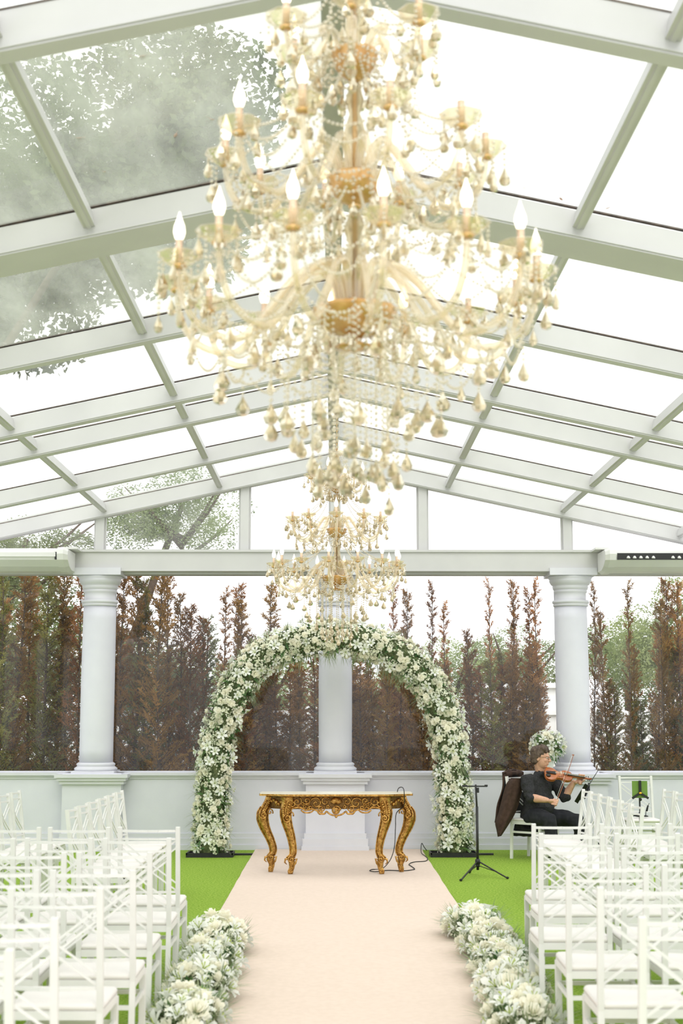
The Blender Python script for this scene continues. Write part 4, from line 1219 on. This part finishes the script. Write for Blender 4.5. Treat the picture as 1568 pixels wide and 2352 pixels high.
def voxel_skin(mb, voxel, smooth_it=4, noise=None):
    """merge overlapping solids into one continuous surface"""
    me = mb.mesh('tmp'); o = bpy.data.objects.new('tmp', me); COL.objects.link(o)
    md = o.modifiers.new('r', 'REMESH'); md.mode = 'VOXEL'; md.voxel_size = voxel; md.use_smooth_shade = True
    ms = o.modifiers.new('s', 'SMOOTH'); ms.factor = .5; ms.iterations = smooth_it
    dg = bpy.context.evaluated_depsgraph_get()
    out = bpy.data.meshes.new_from_object(o.evaluated_get(dg))
    bpy.data.objects.remove(o); bpy.data.meshes.remove(me)
    if noise:
        from mathutils import noise as mn
        amp, fr = noise
        co = np.empty(len(out.vertices) * 3, 'f'); no = np.empty(len(out.vertices) * 3, 'f')
        out.vertices.foreach_get('co', co); out.vertices.foreach_get('normal', no)
        co = co.reshape(-1, 3); no = no.reshape(-1, 3)
        d = np.array([mn.noise(Vector((p[0] * fr[0], p[1] * fr[1], p[2] * fr[2]))) for p in co])
        co += no * (d * amp)[:, None]; out.vertices.foreach_set('co', co.ravel())
    for p in out.polygons: p.use_smooth = True
    out.update(); return out
TH = radians(40)
FD = Vector((cos(TH), -sin(TH), 0)); LD = Vector((sin(TH), cos(TH), 0)); UZ = Vector((0, 0, 1))
CV_ = floor_at(1175, 1972) + Vector((.271, .013, 0))
vchair = place_chair(CV_.x, CV_.y, -(pi / 2 + TH), 'white cross-back chair that the violinist sits on, under the brown coat')
VR = Vector((CV_.x, CV_.y, 0))
person = empty('person', VR); tag(person, 'seated violinist in black shirt and trousers with glasses, bowing a violin', 'person')
def W(u, v, Y): return at(u, v, Y) - VR
J = dict(pel=W(1231, 1874, 16.60), bel=W(1234, 1852, 16.57), che=W(1234, 1818, 16.60), shc=W(1238, 1793, 16.60), nek=W(1241, 1777, 16.59), hed=W(1242, 1741, 16.55),
         rs=W(1209, 1793, 16.44), re=W(1217, 1832, 16.34), rw=W(1256, 1838, 16.22), rh=W(1268, 1843, 16.20),
         ls=W(1270, 1794, 16.72), le=W(1296, 1831, 16.60), lw=W(1317, 1797, 16.56), lh=W(1325, 1788, 16.53),
         rhip=W(1221, 1874, 16.48), lhip=W(1245, 1873, 16.70), rk=W(1264, 1884, 16.20), lk=W(1328, 1884, 16.52))
J['ra'] = Vector((J['rk'].x + .02, J['rk'].y + .05, .09)); J['la'] = Vector((J['lk'].x + .02, J['lk'].y + .02, .09))
def loft(mb, rings, seg=20, fd=FD, ld=LD):
    """rings of (centre, half depth, half width) as one tube"""
    vs = []
    for c, hd, hw in rings:
        for k in range(seg):
            q = 2 * pi * k / seg; vs.append(Vector(c) + fd * (hd * cos(q)) + ld * (hw * sin(q)))
    n = len(rings)
    fs = [(i * seg + k, i * seg + (k + 1) % seg, (i + 1) * seg + (k + 1) % seg, (i + 1) * seg + k) for i in range(n - 1) for k in range(seg)]
    fs += [tuple(range(seg - 1, -1, -1)), tuple((n - 1) * seg + k for k in range(seg))]
    mb.add(vs, fs, True)
def limb(mb, pts, rad, seg=12, ends=True):
    mb.tube(smooth_path(pts, 4), list(np.interp(np.linspace(0, len(pts) - 1, (len(pts) - 1) * 4 + 1), range(len(pts)), rad)), seg)
    if ends:
        for p, r in ((pts[0], rad[0]), (pts[-1], rad[-1])): mb.ball(p, r * .98, 10, 8)
# head frame
hy = radians(24); HF = Vector((cos(hy), -sin(hy), -.10)).normalized(); HL = UZ.cross(HF).normalized(); HU = HF.cross(HL)
HM = Matrix((HF, HL, HU)).transposed()
hc = J['hed']
def hp(f, l, u): return hc + HF * f + HL * l + HU * u
body = MB()
body.ball(hp(-.012, 0, .028), (.098, .078, .098), 16, 12, HM)
body.ball(hp(.018, 0, -.025), (.074, .066, .095), 16, 12, HM)
body.ball(hp(.052, 0, -.085), (.030, .030, .026), 10, 8, HM)               # chin
body.ball(hp(.045, 0, -.055), (.045, .042, .04), 10, 8, HM)
body.ball(hp(.078, 0, .030), (.018, .052, .012), 10, 8, HM)                # brow
body.tube([hp(.082, 0, .022), hp(.104, 0, -.008), hp(.112, 0, -.022), hp(.096, 0, -.030)], [.010, .013, .015, .010], 8)   # nose
for s in (-1, 1):
    body.ball(hp(.100, s * .012, -.024), .010, 8, 6)
    body.ball(hp(.060, s * .040, -.018), (.026, .022, .022), 8, 6, HM)      # cheek
    body.ball(hp(-.012, s * .079, -.008), (.018, .008, .030), 8, 6, HM)     # ear
    body.ball(hp(-.004, s * .082, .012), (.010, .006, .014), 8, 6, HM)
body.ball(hp(.086, 0, -.052), (.013, .026, .007), 8, 6, HM); body.ball(hp(.084, 0, -.064), (.012, .022, .007), 8, 6, HM)   # lips
limb(body, [hp(-.025, 0, -.05), J['nek'] + Vector((0, 0, .01)), J['shc']], [.058, .060, .075])
loft(body, [(J['pel'] - UZ * .05, .12, .16), (J['bel'], .14, .155), (J['che'], .11, .16), (J['shc'] - UZ * .01, .07, .15), (J['nek'], .045, .055)])
# arms with hands
def finger(pts, r0): body.tube(smooth_path(pts, 3), list(np.linspace(r0, r0 * .78, (len(pts) - 1) * 3 + 1)), 8); body.ball(pts[-1], r0 * .8, 8, 6)
limb(body, [J['rs'], J['re']], [.05, .043]); limb(body, [J['re'], J['re'].lerp(J['rw'], .35), J['rw']], [.045, .047, .029])
limb(body, [J['ls'], J['le']], [.05, .043]); limb(body, [J['le'], J['le'].lerp(J['lw'], .35), J['lw']], [.045, .046, .029])
# bow line
BA, BT = W(1273, 1853, 16.17), W(1317, 1734, 16.37)
bd = (BT - BA).normalized()
# right hand: palm above the frog, fingers over the stick, thumb below
pc = J['rh'] + Vector((-.012, .0, .012))
ax = (pc - J['rw']).normalized()
up_ = Vector((.15, -.35, .92)).normalized(); sdv = bd
body.ball(J['rw'].lerp(pc, .35), (.034, .020, .030), 10, 8, frame_to(ax)); body.ball(pc, (.042, .024, .040), 12, 8, frame_to(ax.cross(bd).normalized()))
grip = BA + bd * .035
for i, (o, ln) in enumerate(((.050, 1.0), (.030, 1.08), (.010, 1.0), (-.012, .85))):
    k0 = pc + ax * .030 + bd * (o - .018); tgt = grip + bd * (o * .85 + .005)
    k1 = k0 + (ax * .030 + Vector((0, -.014, .004))) * ln; k2 = tgt + ax * .014 + Vector((0, -.012, 0)); k3 = tgt + ax * .004 + Vector((0, -.010, -.016))
    finger([k0 - ax * .02, k1, k2, k3], .0088)
finger([pc - bd * .0 + Vector((0, .012, -.012)), pc + ax * .028 + Vector((0, .016, -.018)), grip + bd * .03 + Vector((-.012, .012, -.004))], .0098)
# violin frame
VT, VS = W(1250, 1777, 16.44), W(1357, 1790, 16.50)
vx = (VS - VT).normalized(); vn = Vector((0, -.72, .69)); vn = (vn - vx * vn.dot(vx)).normalized(); vy = vn.cross(vx)
VM = Matrix((vx, vy, vn)).transposed()
vs_ = (VS - VT).length / .585
def vp(x, y, z): return VT + VM @ (Vector((x, y, z)) * vs_)
# left hand around the neck near the first positions
lh0 = vp(.455, .0, -.03) + Vector((.0, .012, -.028))
body.ball(J['lw'].lerp(lh0, .4), (.034, .022, .030), 10, 8, frame_to((lh0 - J['lw']).normalized())); body.ball(lh0, (.030, .038, .026), 12, 8, VM)
for i, x in enumerate((.492, .470, .448, .428)):
    k0 = lh0 + vx * ((x - .46) * vs_) + vy * .024 + vn * (-.004)
    finger([k0 - vy * .01 - vn * .012, k0 + vn * .028 + vy * .014, vp(x, .016, .052), vp(x - .004, .0, .018)], .0086)
finger([lh0 - vy * .012, vp(.49, -.030, -.012), vp(.50, -.022, .012)], .0098)
# legs of the figure
for a, k, n_ in (('rhip', 'rk', 'ra'), ('lhip', 'lk', 'la')):
    limb(body, [J[a], J[k]], [.085, .055]); limb(body, [J[k], J[k].lerp(J[n_], .35) , J[n_]], [.055, .054, .036])
    limb(body, [J[n_] - UZ * .03, J[n_] + FD * .13 - UZ * .055], [.036, .03])
obj('body', voxel_skin(body, .0048, 3), 'skin', person)
# shirt
sh = MB()
loft(sh, [(J['pel'] - UZ * .035, .165, .205), (J['pel'] + UZ * .03, .175, .205), (J['bel'] + FD * .015, .178, .198), (J['bel'].lerp(J['che'], .5) + FD * .012, .160, .198), (J['che'], .142, .205), (J['che'].lerp(J['shc'], .6), .118, .205), (J['shc'] + UZ * .012, .085, .165), (J['nek'] - UZ * .006, .072, .100), (J['nek'] + UZ * .028, .062, .072)], 24)
for s_, e_, w_ in (('rs', 're', 'rw'), ('ls', 'le', 'lw')):
    limb(sh, [J['shc'].lerp(J[s_], .6), J[s_], J[s_].lerp(J[e_], .5), J[e_]], [.080, .076, .070, .064])
    limb(sh, [J[e_], J[e_].lerp(J[w_], .20)], [.064, .058])
shirt = obj('shirt', voxel_skin(sh, .009, 3, (.020, (13, 13, 17))), 'shirt_black', person)
cl = MB()      # collar points and placket
for s in (-1, 1):
    a = J['nek'] + HL * (s * .052) + UZ * .03
    cl.tube([J['nek'] - FD * .055 + UZ * .042, a + UZ * .004, J['nek'] + FD * .066 + LD * (s * .03) - UZ * .012], [.017, .018, .014], 8, flat=(1, 1, 1))
    cl.add([J['nek'] + FD * .060 + LD * (s * .012) + UZ * .012, J['nek'] + FD * .040 + LD * (s * .062) + UZ * .02, J['nek'] + FD * .088 + LD * (s * .055) - UZ * .045, J['nek'] + FD * .062 + LD * (s * .014) - UZ * .0], [(0, 1, 2, 3), (3, 2, 1, 0)])
cl.build('collar', 'shirt_black', shirt)
for t in (.1, .3, .5, .7, .9):
    bt = MB(); bt.ball(J['shc'].lerp(J['bel'], t) + FD * (.112 + .075 * t), .006, 6, 5); bt.build('button', 'ebony', shirt)
# trousers
tr_ = MB()
loft(tr_, [(J['pel'] - UZ * .075, .15, .19), (J['pel'] - UZ * .02, .165, .198), (J['pel'] + UZ * .03, .160, .192)], 24)
for a, k, n_ in (('rhip', 'rk', 'ra'), ('lhip', 'lk', 'la')):
    limb(tr_, [J[a], J[a].lerp(J[k], .5), J[k]], [.108, .098, .078]); limb(tr_, [J[k], J[k].lerp(J[n_], .5), J[n_]], [.078, .072, .062])
obj('trousers', voxel_skin(tr_, .010, 3, (.016, (12, 12, 12))), 'trouser_black', person)
for n_ in ('ra', 'la'):
    s = MB(); c = Vector((J[n_].x, J[n_].y, 0))
    loft(s, [(c + FD * .07 + UZ * .0, .145, .042), (c + FD * .07 + UZ * .025, .148, .045), (c + FD * .05 + UZ * .05, .120, .040), (c + FD * .0 + UZ * .085, .055, .036)], 18)
    obj('shoe', s.mesh('shoe'), 'shoe_black', person)
# hair
hr = MB()
hr.ball(hp(-.030, 0, .052), (.103, .090, .092), 16, 12, HM); hr.ball(hp(-.060, 0, .005), (.068, .088, .090), 16, 12, HM)
for s in (-1, 1):
    hr.ball(hp(-.030, s * .066, .030), (.052, .026, .052), 10, 8, HM); hr.ball(hp(-.055, s * .060, -.035), (.040, .026, .045), 10, 8, HM)
    hr.tube([hp(.0, s * .05, .12), hp(.05, s * .045, .105), hp(.078, s * .05, .070)], [.03, .028, .012], 8)
hr.tube([hp(-.02, 0, .13), hp(.045, .01, .115), hp(.085, .02, .085)], [.035, .032, .014], 8)
hr.tube([hp(-.06, 0, -.05), hp(-.072, 0, -.085)], [.05, .02], 8)
obj('hair', voxel_skin(hr, .006, 2, (.008, (34, 34, 16))), 'hair_brown', person)
for s in (-1, 1):
    e = MB(); e.ball(hp(.079, s * .030, .010), (.010, .013, .009), 8, 6, HM); e.build('eye', 'eye_white', person)
    i_ = MB(); i_.ball(hp(.0855, s * .030, .009), .0052, 8, 6); i_.build('iris', 'ebony', person)
gl = MB()
for s in (-1, 1):
    gl.tube([hp(.100, s * (.032 + .023 * cos(t)), .006 + .016 * sin(t)) for t in [2 * pi * k / 14 for k in range(15)]], .0016, 5, cap=False)
    gl.tube([hp(.100, s * .055, .010), hp(.06, s * .080, .014), hp(-.01, s * .088, .012)], .0016, 5)
gl.tube([hp(.100, -.010, .010), hp(.106, 0, .013), hp(.100, .010, .010)], .0016, 5)
gl.build('eyeglasses', 'ebony', person)

# ---- violin
vio = empty('violin', VR + VT); tag(vio, 'reddish brown violin held under the chin of the violinist', 'violin')
def vl(x, y, z): return VM @ (Vector((x, y, z)) * vs_)
half = [(0, .0), (.002, .04), (.012, .075), (.035, .097), (.07, .1035), (.105, .097), (.128, .080), (.135, .068), (.150, .060), (.175, .055), (.20, .058), (.222, .066), (.228, .074), (.25, .083), (.28, .084), (.31, .076), (.335, .055), (.35, .025), (.355, .0)]
outl = half + [(x, -y) for x, y in reversed(half[1:-1])]
m = MB(); n_ = len(outl); rings = [(.93, -.020), (1.0, -.015), (.985, -.012), (.985, .012), (1.0, .015), (.93, .020), (.55, .027), (.15, .030)]
vs = []
for s, z in rings:
    for x, y in outl: vs.append(vl(.178 + (x - .178) * s, y * s, z))
fs = [(i * n_ + k, i * n_ + (k + 1) % n_, (i + 1) * n_ + (k + 1) % n_, (i + 1) * n_ + k) for i in range(len(rings) - 1) for k in range(n_)]
fs += [tuple(range(n_ - 1, -1, -1)), tuple((len(rings) - 1) * n_ + k for k in range(n_))]
m.add(vs, fs, True); m.build('violin_body', 'violin_wood', vio)
m = MB(); m.tube([vl(.34, 0, .012), vl(.42, 0, .010), vl(.50, 0, .012)], [.016, .013, .012], 8)
m.tube([vl(.50, 0, .010), vl(.545, 0, .002), vl(.575, 0, .000), vl(.585, 0, .008), vl(.575, 0, .016), vl(.568, 0, .010)], [.012, .011, .010, .009, .007, .005], 8); m.build('neck_and_scroll', 'violin_wood', vio)
m = MB(); m.bar(vl(.235, 0, .045), vl(.50, 0, .025), .027 * vs_, .007, vn); m.build('fingerboard', 'ebony', vio)
m = MB(); m.prism([(-.011, 0), (.011, 0), (.021, .112), (-.021, .112)], 0, .008, Matrix.Translation(vl(.012, 0, .034)) @ (Matrix((vy, vx, vn)).transposed()).to_4x4()); m.build('tailpiece', 'ebony', vio)
m = MB(); m.bar(vl(.195, -.02, .042), vl(.195, .02, .042), .004, .030, vn); m.build('bridge', 'horse_hair', vio)
m = MB()
for y in (-.012, -.004, .004, .012):
    m = MB(); m.tube([vl(.122, y * .8, .043), vl(.195, y, .058), vl(.50, y * .5, .030)], .0008, 4); m.build('string', 'horse_hair', vio)
m = MB(); m.ball(vl(.035, -.045, .034), (.03, .024, .012), 10, 8, VM); m.build('chin_rest', 'ebony', vio)
for s in (-1, 1):
    m = MB(); m.tube([vl(.165, s * .037, .0285), vl(.18, s * .040, .0285), vl(.20, s * .034, .0295), vl(.222, s * .032, .0285)], .0022, 5); m.build('sound_hole', 'ebony', vio)
for x, s in ((.525, 1), (.54, -1), (.552, 1), (.563, -1)):
    m = MB(); m.tube([vl(x, 0, .006), vl(x, s * .028, .006)], [.003, .003], 6); m.ball(vl(x, s * .032, .006), (.007, .007, .004), 6, 5, VM); m.build('peg', 'ebony', vio)

# ---- bow
bow = empty('violin_bow', VR + BA); tag(bow, 'slender wooden violin bow drawn across the violin strings', 'violin bow')
bl = (BT - BA).length; off = bd.cross(Vector((0, -1, 0))).normalized()
m = MB(); m.tube([bd * (bl * t) + off * (.006 * sin(pi * t)) for t in [i / 10 for i in range(11)]], [.0048 - .0015 * i / 10 for i in range(11)], 7); m.ball((0, 0, 0), .0055, 6, 5); m.build('stick', 'bow_wood', bow)
m = MB(); m.bar(bd * .03 - off * .012, bd * bl - off * .014, .007, .0015, off); m.build('bow_hair', 'horse_hair', bow)
m = MB(); m.bar(bd * .02 - off * .008, bd * .065 - off * .008, .010, .018, off); m.build('frog', 'ebony', bow)
m = MB(); m.bar(bd * (bl - .012) - off * .007, bd * bl - off * .007, .008, .022, off); m.ball(bd * bl, .007, 6, 5); m.build('tip', 'bow_wood', bow)

# ---- coat over the chair back
ROOTC = Vector((CV_.x, CV_.y, 0)); CB = -FD * .262
coat = empty('coat', ROOTC); tag(coat, "dark brown coat draped over the back of the violinist's chair", 'coat')
def coat_sheet(side, zbot, flare, s0, s1, th=.018, n=22, mrows=16, wav=.022, skew=.10):
    """side -1 hangs behind the chair back, +1 in front of it"""
    mb = MB(); vs = []
    for lay in (0, 1):
        for j in range(mrows + 1):
            t = j / mrows
            for i in range(n + 1):
                s = s0 + (s1 - s0) * i / n
                lat = LD * (s * (.19 + .05 * t))
                arch_ = .035 * (1 - (s) ** 2) if abs(s) < 1 else 0
                z = .955 + arch_ - t * (.955 - zbot - skew * (s + 1) * .5 * t)
                dep = .03 + flare * t ** 1.25 * (1 + .25 * sin(s * 2.2)) + wav * sin(s * 7 + t * 2.5) * t + .012 * sin(t * 9 + s * 4)
                dep -= lay * th
                p = CB + lat + (-FD if side < 0 else FD) * dep; p.z = z + (.012 if lay == 0 and t == 0 else 0)
                vs.append(p)
    A = (n + 1) * (mrows + 1); fs = []
    for j in range(mrows):
        for i in range(n):
            a = j * (n + 1) + i; q = (a, a + 1, a + n + 2, a + n + 1); fs.append(q); fs.append(tuple(A + k for k in reversed(q)))
    for j in range(mrows):
        for i in (0, n):
            a = j * (n + 1) + i; b = a + n + 1; fs.append((a, b, A + b, A + a))
    for i in range(n):
        for j in (0, mrows):
            a = j * (n + 1) + i; fs.append((a, a + 1, A + a + 1, A + a))
    mb.add(vs, fs, True); return mb
coat_sheet(-1, .40, .10, -1.05, 1.05).build('back_panel', 'coat_brown', coat)
coat_sheet(-1, .46, -.01, -.98, .98, th=.008, wav=.004, skew=0).build('lining_panel', 'coat_lining', coat)
LE = [(1174, 1787), (1163, 1800), (1156, 1822), (1149, 1850), (1143, 1872), (1137, 1889), (1140, 1906), (1143, 1922)]
RE = [(1200, 1788), (1200, 1800), (1198, 1818), (1193, 1838), (1188, 1856), (1180, 1874), (1166, 1897), (1151, 1920)]
rows = []
for i, ((ua, va), (ub, vb)) in enumerate(zip(LE, RE)):
    t = i / (len(LE) - 1); line = []
    for j in range(13):
        q = j / 12; Yq = 16.53 - .10 * sin(pi * q) - .04 * q + .018 * sin(q * 13 + t * 3) * (.3 + t) + .02 * (1 - t)
        line.append(at(ua + (ub - ua) * q, va + (vb - va) * q, Yq) - ROOTC)
    rows.append(line)
rows2 = []
for j in range(13):
    col = smooth_path([r_[j] for r_ in rows], 3); rows2.append(col)
nr, nc = len(rows2[0]), 13; vs = []
for lay in (0, 1):
    for i in range(nr):
        for j in range(nc): vs.append(rows2[j][i] + Vector((0, .022 * lay, 0)))
A = nr * nc; fs = []
for i in range(nr - 1):
    for j in range(nc - 1):
        a = i * nc + j; q = (a, a + 1, a + nc + 1, a + nc); fs += [q, tuple(A + k for k in reversed(q))]
for i in range(nr - 1):
    for j in (0, nc - 1): a = i * nc + j; fs.append((a, a + nc, A + a + nc, A + a))
for j in range(nc - 1):
    for i in (0, nr - 1): a = i * nc + j; fs.append((a, a + 1, A + a + 1, A + a))
m = MB(); m.add(vs, fs, True); m.build('side_panel', 'coat_brown', coat)
m = MB(); m.tube(smooth_path([CB + LD * -.16 + UZ * .945 - FD * .02, CB + UZ * .955, CB + LD * .17 + UZ * .945 - FD * .02], 5), .028, 10); obj('collar', voxel_skin(m, .008, 2, (.012, (18, 18, 18))), 'coat_brown', coat)
m = MB(); loft(m, [(-FD * .12 + UZ * .26, .16, .13), (-FD * .10 + UZ * .33, .15, .15), (-FD * .12 + UZ * .40, .10, .15)], 16); obj('lining', voxel_skin(m, .010, 2, (.03, (14, 14, 10))), 'coat_lining', coat)

# ================================================================== stands
def tripod(mb_list, c, hub, foot_r, angs, r=.008):
    for a in angs:
        f = Vector((foot_r * cos(a), foot_r * sin(a), .008)); h = Vector((.02 * cos(a), .02 * sin(a), hub)); mb_list.append((h, f))
SP = floor_at(1097, 2012)
st = empty('tablet_tripod', SP); tag(st, 'empty black tripod stand with crossbar beside the flower arch', 'stand')
pt = at(1092, 1802, SP.y) - SP
hubz = (at(1095, 1979, SP.y) - SP).z; m = MB(); m.tube([(0, 0, .06), (0, 0, hubz + .55)], .014, 10); m.tube([(0, 0, hubz + .5), (pt.x, 0, pt.z)], .010, 10); m.build('pole', 'black_metal', st)
m = MB(); m.lathe([(.014, hubz - .03), (.026, hubz - .025), (.026, hubz + .02), (.014, hubz + .03)], seg=12); m.lathe([(.014, .09), (.022, .09), (.022, .12), (.014, .12)], seg=12); m.build('hub', 'black_metal', st)
for u, v in ((1058, 2022), (1165, 2017), (1078, 2004)):
    f = floor_at(u, v, .012) - SP; h = Vector((f.x, f.y, 0)).normalized() * .022 + Vector((0, 0, hubz))
    m = MB(); m.bar(h, f, .014, .010); lg = m.build('leg', 'black_metal', st)
    m = MB(); m.ball(f + Vector((0, 0, .003)), (.016, .012, .012), 8, 6); m.build('rubber_foot', 'black_rubber', lg)
    m = MB(); m.bar(Vector((0, 0, .105)), h.lerp(f, .62), .008, .006); m.build('brace', 'black_metal', st)
m = MB(); a = at(1062, 1806, SP.y) - SP; b = at(1118, 1806, SP.y) - SP; m.bar(a, b, .016, .014)
m.box((b.x - .01, -.005, b.z + .006), (.03, .03, .02)); m.box((a.x + .02, -.005, a.z + .004), (.05, .025, .018)); m.build('crossbar', 'black_metal', st)
m = MB(); p = at(1097, 1815, SP.y) - SP; m.box((p.x, 0, p.z), (.022, .03, .05)); m.build('clamp', 'black_metal', st)

# music stand of the violinist
MS = Vector((xu(1354, 16.72, .6), 16.72, 0))
ms = empty('music_stand', MS); tag(ms, 'black music stand with tilted desk in front of the violinist', 'music stand')
m = MB(); m.tube([(0, 0, .12), (0, 0, .84)], .011, 10); m.build('pole', 'black_metal', ms)
for a in (.4, 2.5, 4.6):
    m = MB(); m.tube([(0, 0, .26), (.16 * cos(a), .16 * sin(a), .10), (.26 * cos(a), .26 * sin(a), .012)], .007, 6); m.build('leg', 'black_metal', ms)
lo, hi = at(1340, 1822, 16.62) - MS, at(1360, 1791, 16.72) - MS
dr = (hi - lo).normalized(); wv = Vector((.22, .97, 0)); wv = (wv - dr * wv.dot(dr)).normalized(); nn = dr.cross(wv)
m = MB(); cc = (lo + hi) / 2 + dr * .0
Mx = Matrix((dr, wv, nn)).transposed()
m.box(cc, ((hi - lo).length * 1.25, .46, .006), Mx); m.build('desk', 'black_metal', ms)
m = MB(); m.box(lo - dr * .02 - nn * (.02 if nn.x > 0 else -.02), (.006, .46, .045), Mx); m.build('lip', 'black_metal', ms)
m = MB(); p = at(1334, 1836, 16.6) - MS; m.tube([(0, 0, .80), (p.x * .6, p.y * .6, p.z + .01), tuple(p)], [.012, .012, .016], 8); m.build('bracket', 'black_metal', ms)

# tablet stand
TS = Vector((xu(1471, 16.1, .6), 16.1, 0))
pbr('tablet_green', (.13, .24, .04), (.17, .29, .06), 3, rough=.2)
pbr('yellow_knob', (.85, .45, .03), rough=.4)
ts = empty('tablet_stand', TS); tag(ts, 'black stand holding a green tablet before a white chair', 'stand')
zt0, zt1 = zv(1833, 16.1), zv(1794, 16.1); wt = (1489 - 1454) / 2 / 206
m = MB(); m.tube([(0, .02, .1), (0, .02, zt0 + .05)], .009, 8); m.tube([(0, .02, .1), (0, .02, .55)], .013, 8); m.build('pole', 'black_metal', ts)
for a in (.5, 2.6, 4.7):
    m = MB(); m.tube([(0, .02, .28), (.25 * cos(a), .02 + .25 * sin(a), .012)], .007, 6); m.build('leg', 'black_metal', ts)
m = MB(); m.box((0, 0, (zt0 + zt1) / 2), (wt * 2, .009, zt1 - zt0)); tb_ = m.build('tablet', 'tablet_green', ts)
m = MB(); y = -.02
m.bar((0, y, zt0 + .06), (0, y, zt1 + .005), .028, .012, (0, 1, 0)); m.bar((0, y, zt0 + .055), (-wt - .005, y, zt0 - .004), .024, .014, (0, 1, 0)); m.bar((0, y, zt0 + .055), (wt + .005, y, zt0 - .004), .024, .014, (0, 1, 0))
m.ball((0, y, zt0 - .015), .018, 8, 6); m.build('holder_arm', 'black_metal', ts)
m = MB(); m.ball((0, y - .012, zt0 + .055), (.017, .008, .011), 10, 6); m.build('knob', 'yellow_knob', ts)

# gooseneck microphone clipped by the chair
GM = at(1488, 1872, 16.35)
gm = MB(); gm.tube([(0, 0, 0), (.004, 0, .045), (.015, 0, .09)], .004, 6); gm.tube([(.012, 0, .05), (.03, 0, .115)], [.012, .009], 8); gm.tube([(.03, 0, .115), (.045, 0, .14)], .003, 5)
g = empty('gooseneck_microphone', (GM.x, 16.48, .474)); tag(g, 'small black gooseneck microphone standing on the wall chair seat', 'microphone')
o = gm.build('neck', 'black_rubber', g, (0, 0, .01)); m = MB(); m.lathe([(.03, 0), (.03, .008), (.01, .014)], seg=12); m.build('base', 'black_rubber', g)
m = MB(); m.tube([(-.19, .02, .006), (-.13, -.01, .012), (-.09, .0, .008), (-.03, .01, .012), (0, 0, .012)], [.012, .008, .014, .004, .004], 6); m.build('cable', 'black_rubber', g)

# ================================================================== air conditioners under the tie beam
def air_con(x0, x1, inner, openslot, label):
    """box unit along x; inner = x of the end cap facing the middle"""
    sgn = 1 if inner == x1 else -1
    r = empty('air_conditioner', (inner, 17.2, 0)); tag(r, label, 'air conditioner', 'air conditioners on the tie beam')
    y0, y1 = 16.93 - 17.2, 17.47 - 17.2
    zt, zb = zv(1259, 16.95), zv(1310, 17.1); h = zt - zb
    prof = [(y1, zt), (y0 + .06, zt), (y0 + .012, zt - .03 * 1), (y0, zt - h * .30), (y0 + .02, zt - h * .56), (y0 + .14, zb + h * .16), (y0 + .30, zb), (y1, zb)]
    ln = x1 - x0
    Mm = Matrix(((0, 0, 1, 0), (1, 0, 0, 0), (0, 1, 0, 0), (0, 0, 0, 1)))
    a, b = ((-ln, -.11) if sgn > 0 else (.11, ln))
    m = MB(); m.prism(prof, a, b, Mm); m.build('casing', 'ac_plastic', r)
    cp = []
    yc, zc_ = (y0 + y1) / 2, (zt + zb) / 2
    for y, z in prof: cp.append((yc + (y - yc) * 1.07, zc_ + (z - zc_) * 1.09))
    m = MB(); s0, s1 = ((-.125, -.05) if sgn > 0 else (.05, .125)); m.prism(cp, s0, s1, Mm)
    cp2 = [(yc + (y - yc) * .93, zc_ + (z - zc_) * .90) for y, z in prof]; q0, q1 = ((-.05, 0) if sgn > 0 else (0, .05))
    n = len(cp); V = [Mm @ Vector((y, z, (s1 if sgn > 0 else s0))) for y, z in cp] + [Mm @ Vector((y, z, (0))) for y, z in cp2]
    m.add(V, [(i, (i + 1) % n, n + (i + 1) % n, n + i) for i in range(n)] + [tuple(range(n, 2 * n))]); m.build('end_cap', 'ac_plastic', r)
    s0, s1 = ((-ln, -.14) if sgn > 0 else (.14, ln))
    if openslot:
        m = MB(); m.mm(s0, s1, y0 - .006, y0 + .02, zt - h * .55, zt - h * .24); sl = m.build('air_slot', 'black_vent', r)
        for i in range(12):
            x = s0 + .13 + .075 * i + (.16 if i > 4 else 0)
            if x > s1 - .02: break
            k = MB(); k.lathe([(.022, 0), (.022, .012), (.013, .028), (.0, .034)], (x, y0 - .008, zt - h * .5), 10); k.build('louvre_pin', 'ac_plastic', sl)
    else:
        m = MB(); m.mm(s0, s1, y0 - .012, y0 + .01, zt - h * .42, zt - h * .22); m.build('flap', 'ac_plastic', r)
        m = MB(); e = s1 if sgn > 0 else s0; m.mm(e - .01, e + .012, y0 - .004, y0 + .03, zt - h * .55, zt - h * .2); m.build('flap_gap', 'black_vent', r)
    m = MB(); xk = (-.02 if sgn > 0 else .02); m.mm(xk - .10, xk + .10, yc - .05, y1, zt + h * .04, zt + h * .14); m.build('bracket', 'ac_plastic', r)
xa = xu(158, 17.0, 3.6); xb = xu(1388, 17.0, 3.6)
air_con(xa - 1.35, xa, xa, False, 'white air conditioner with closed flap beside a column capital')
air_con(xb, xb + 1.35, xb, True, 'white air conditioner with open black air slot')
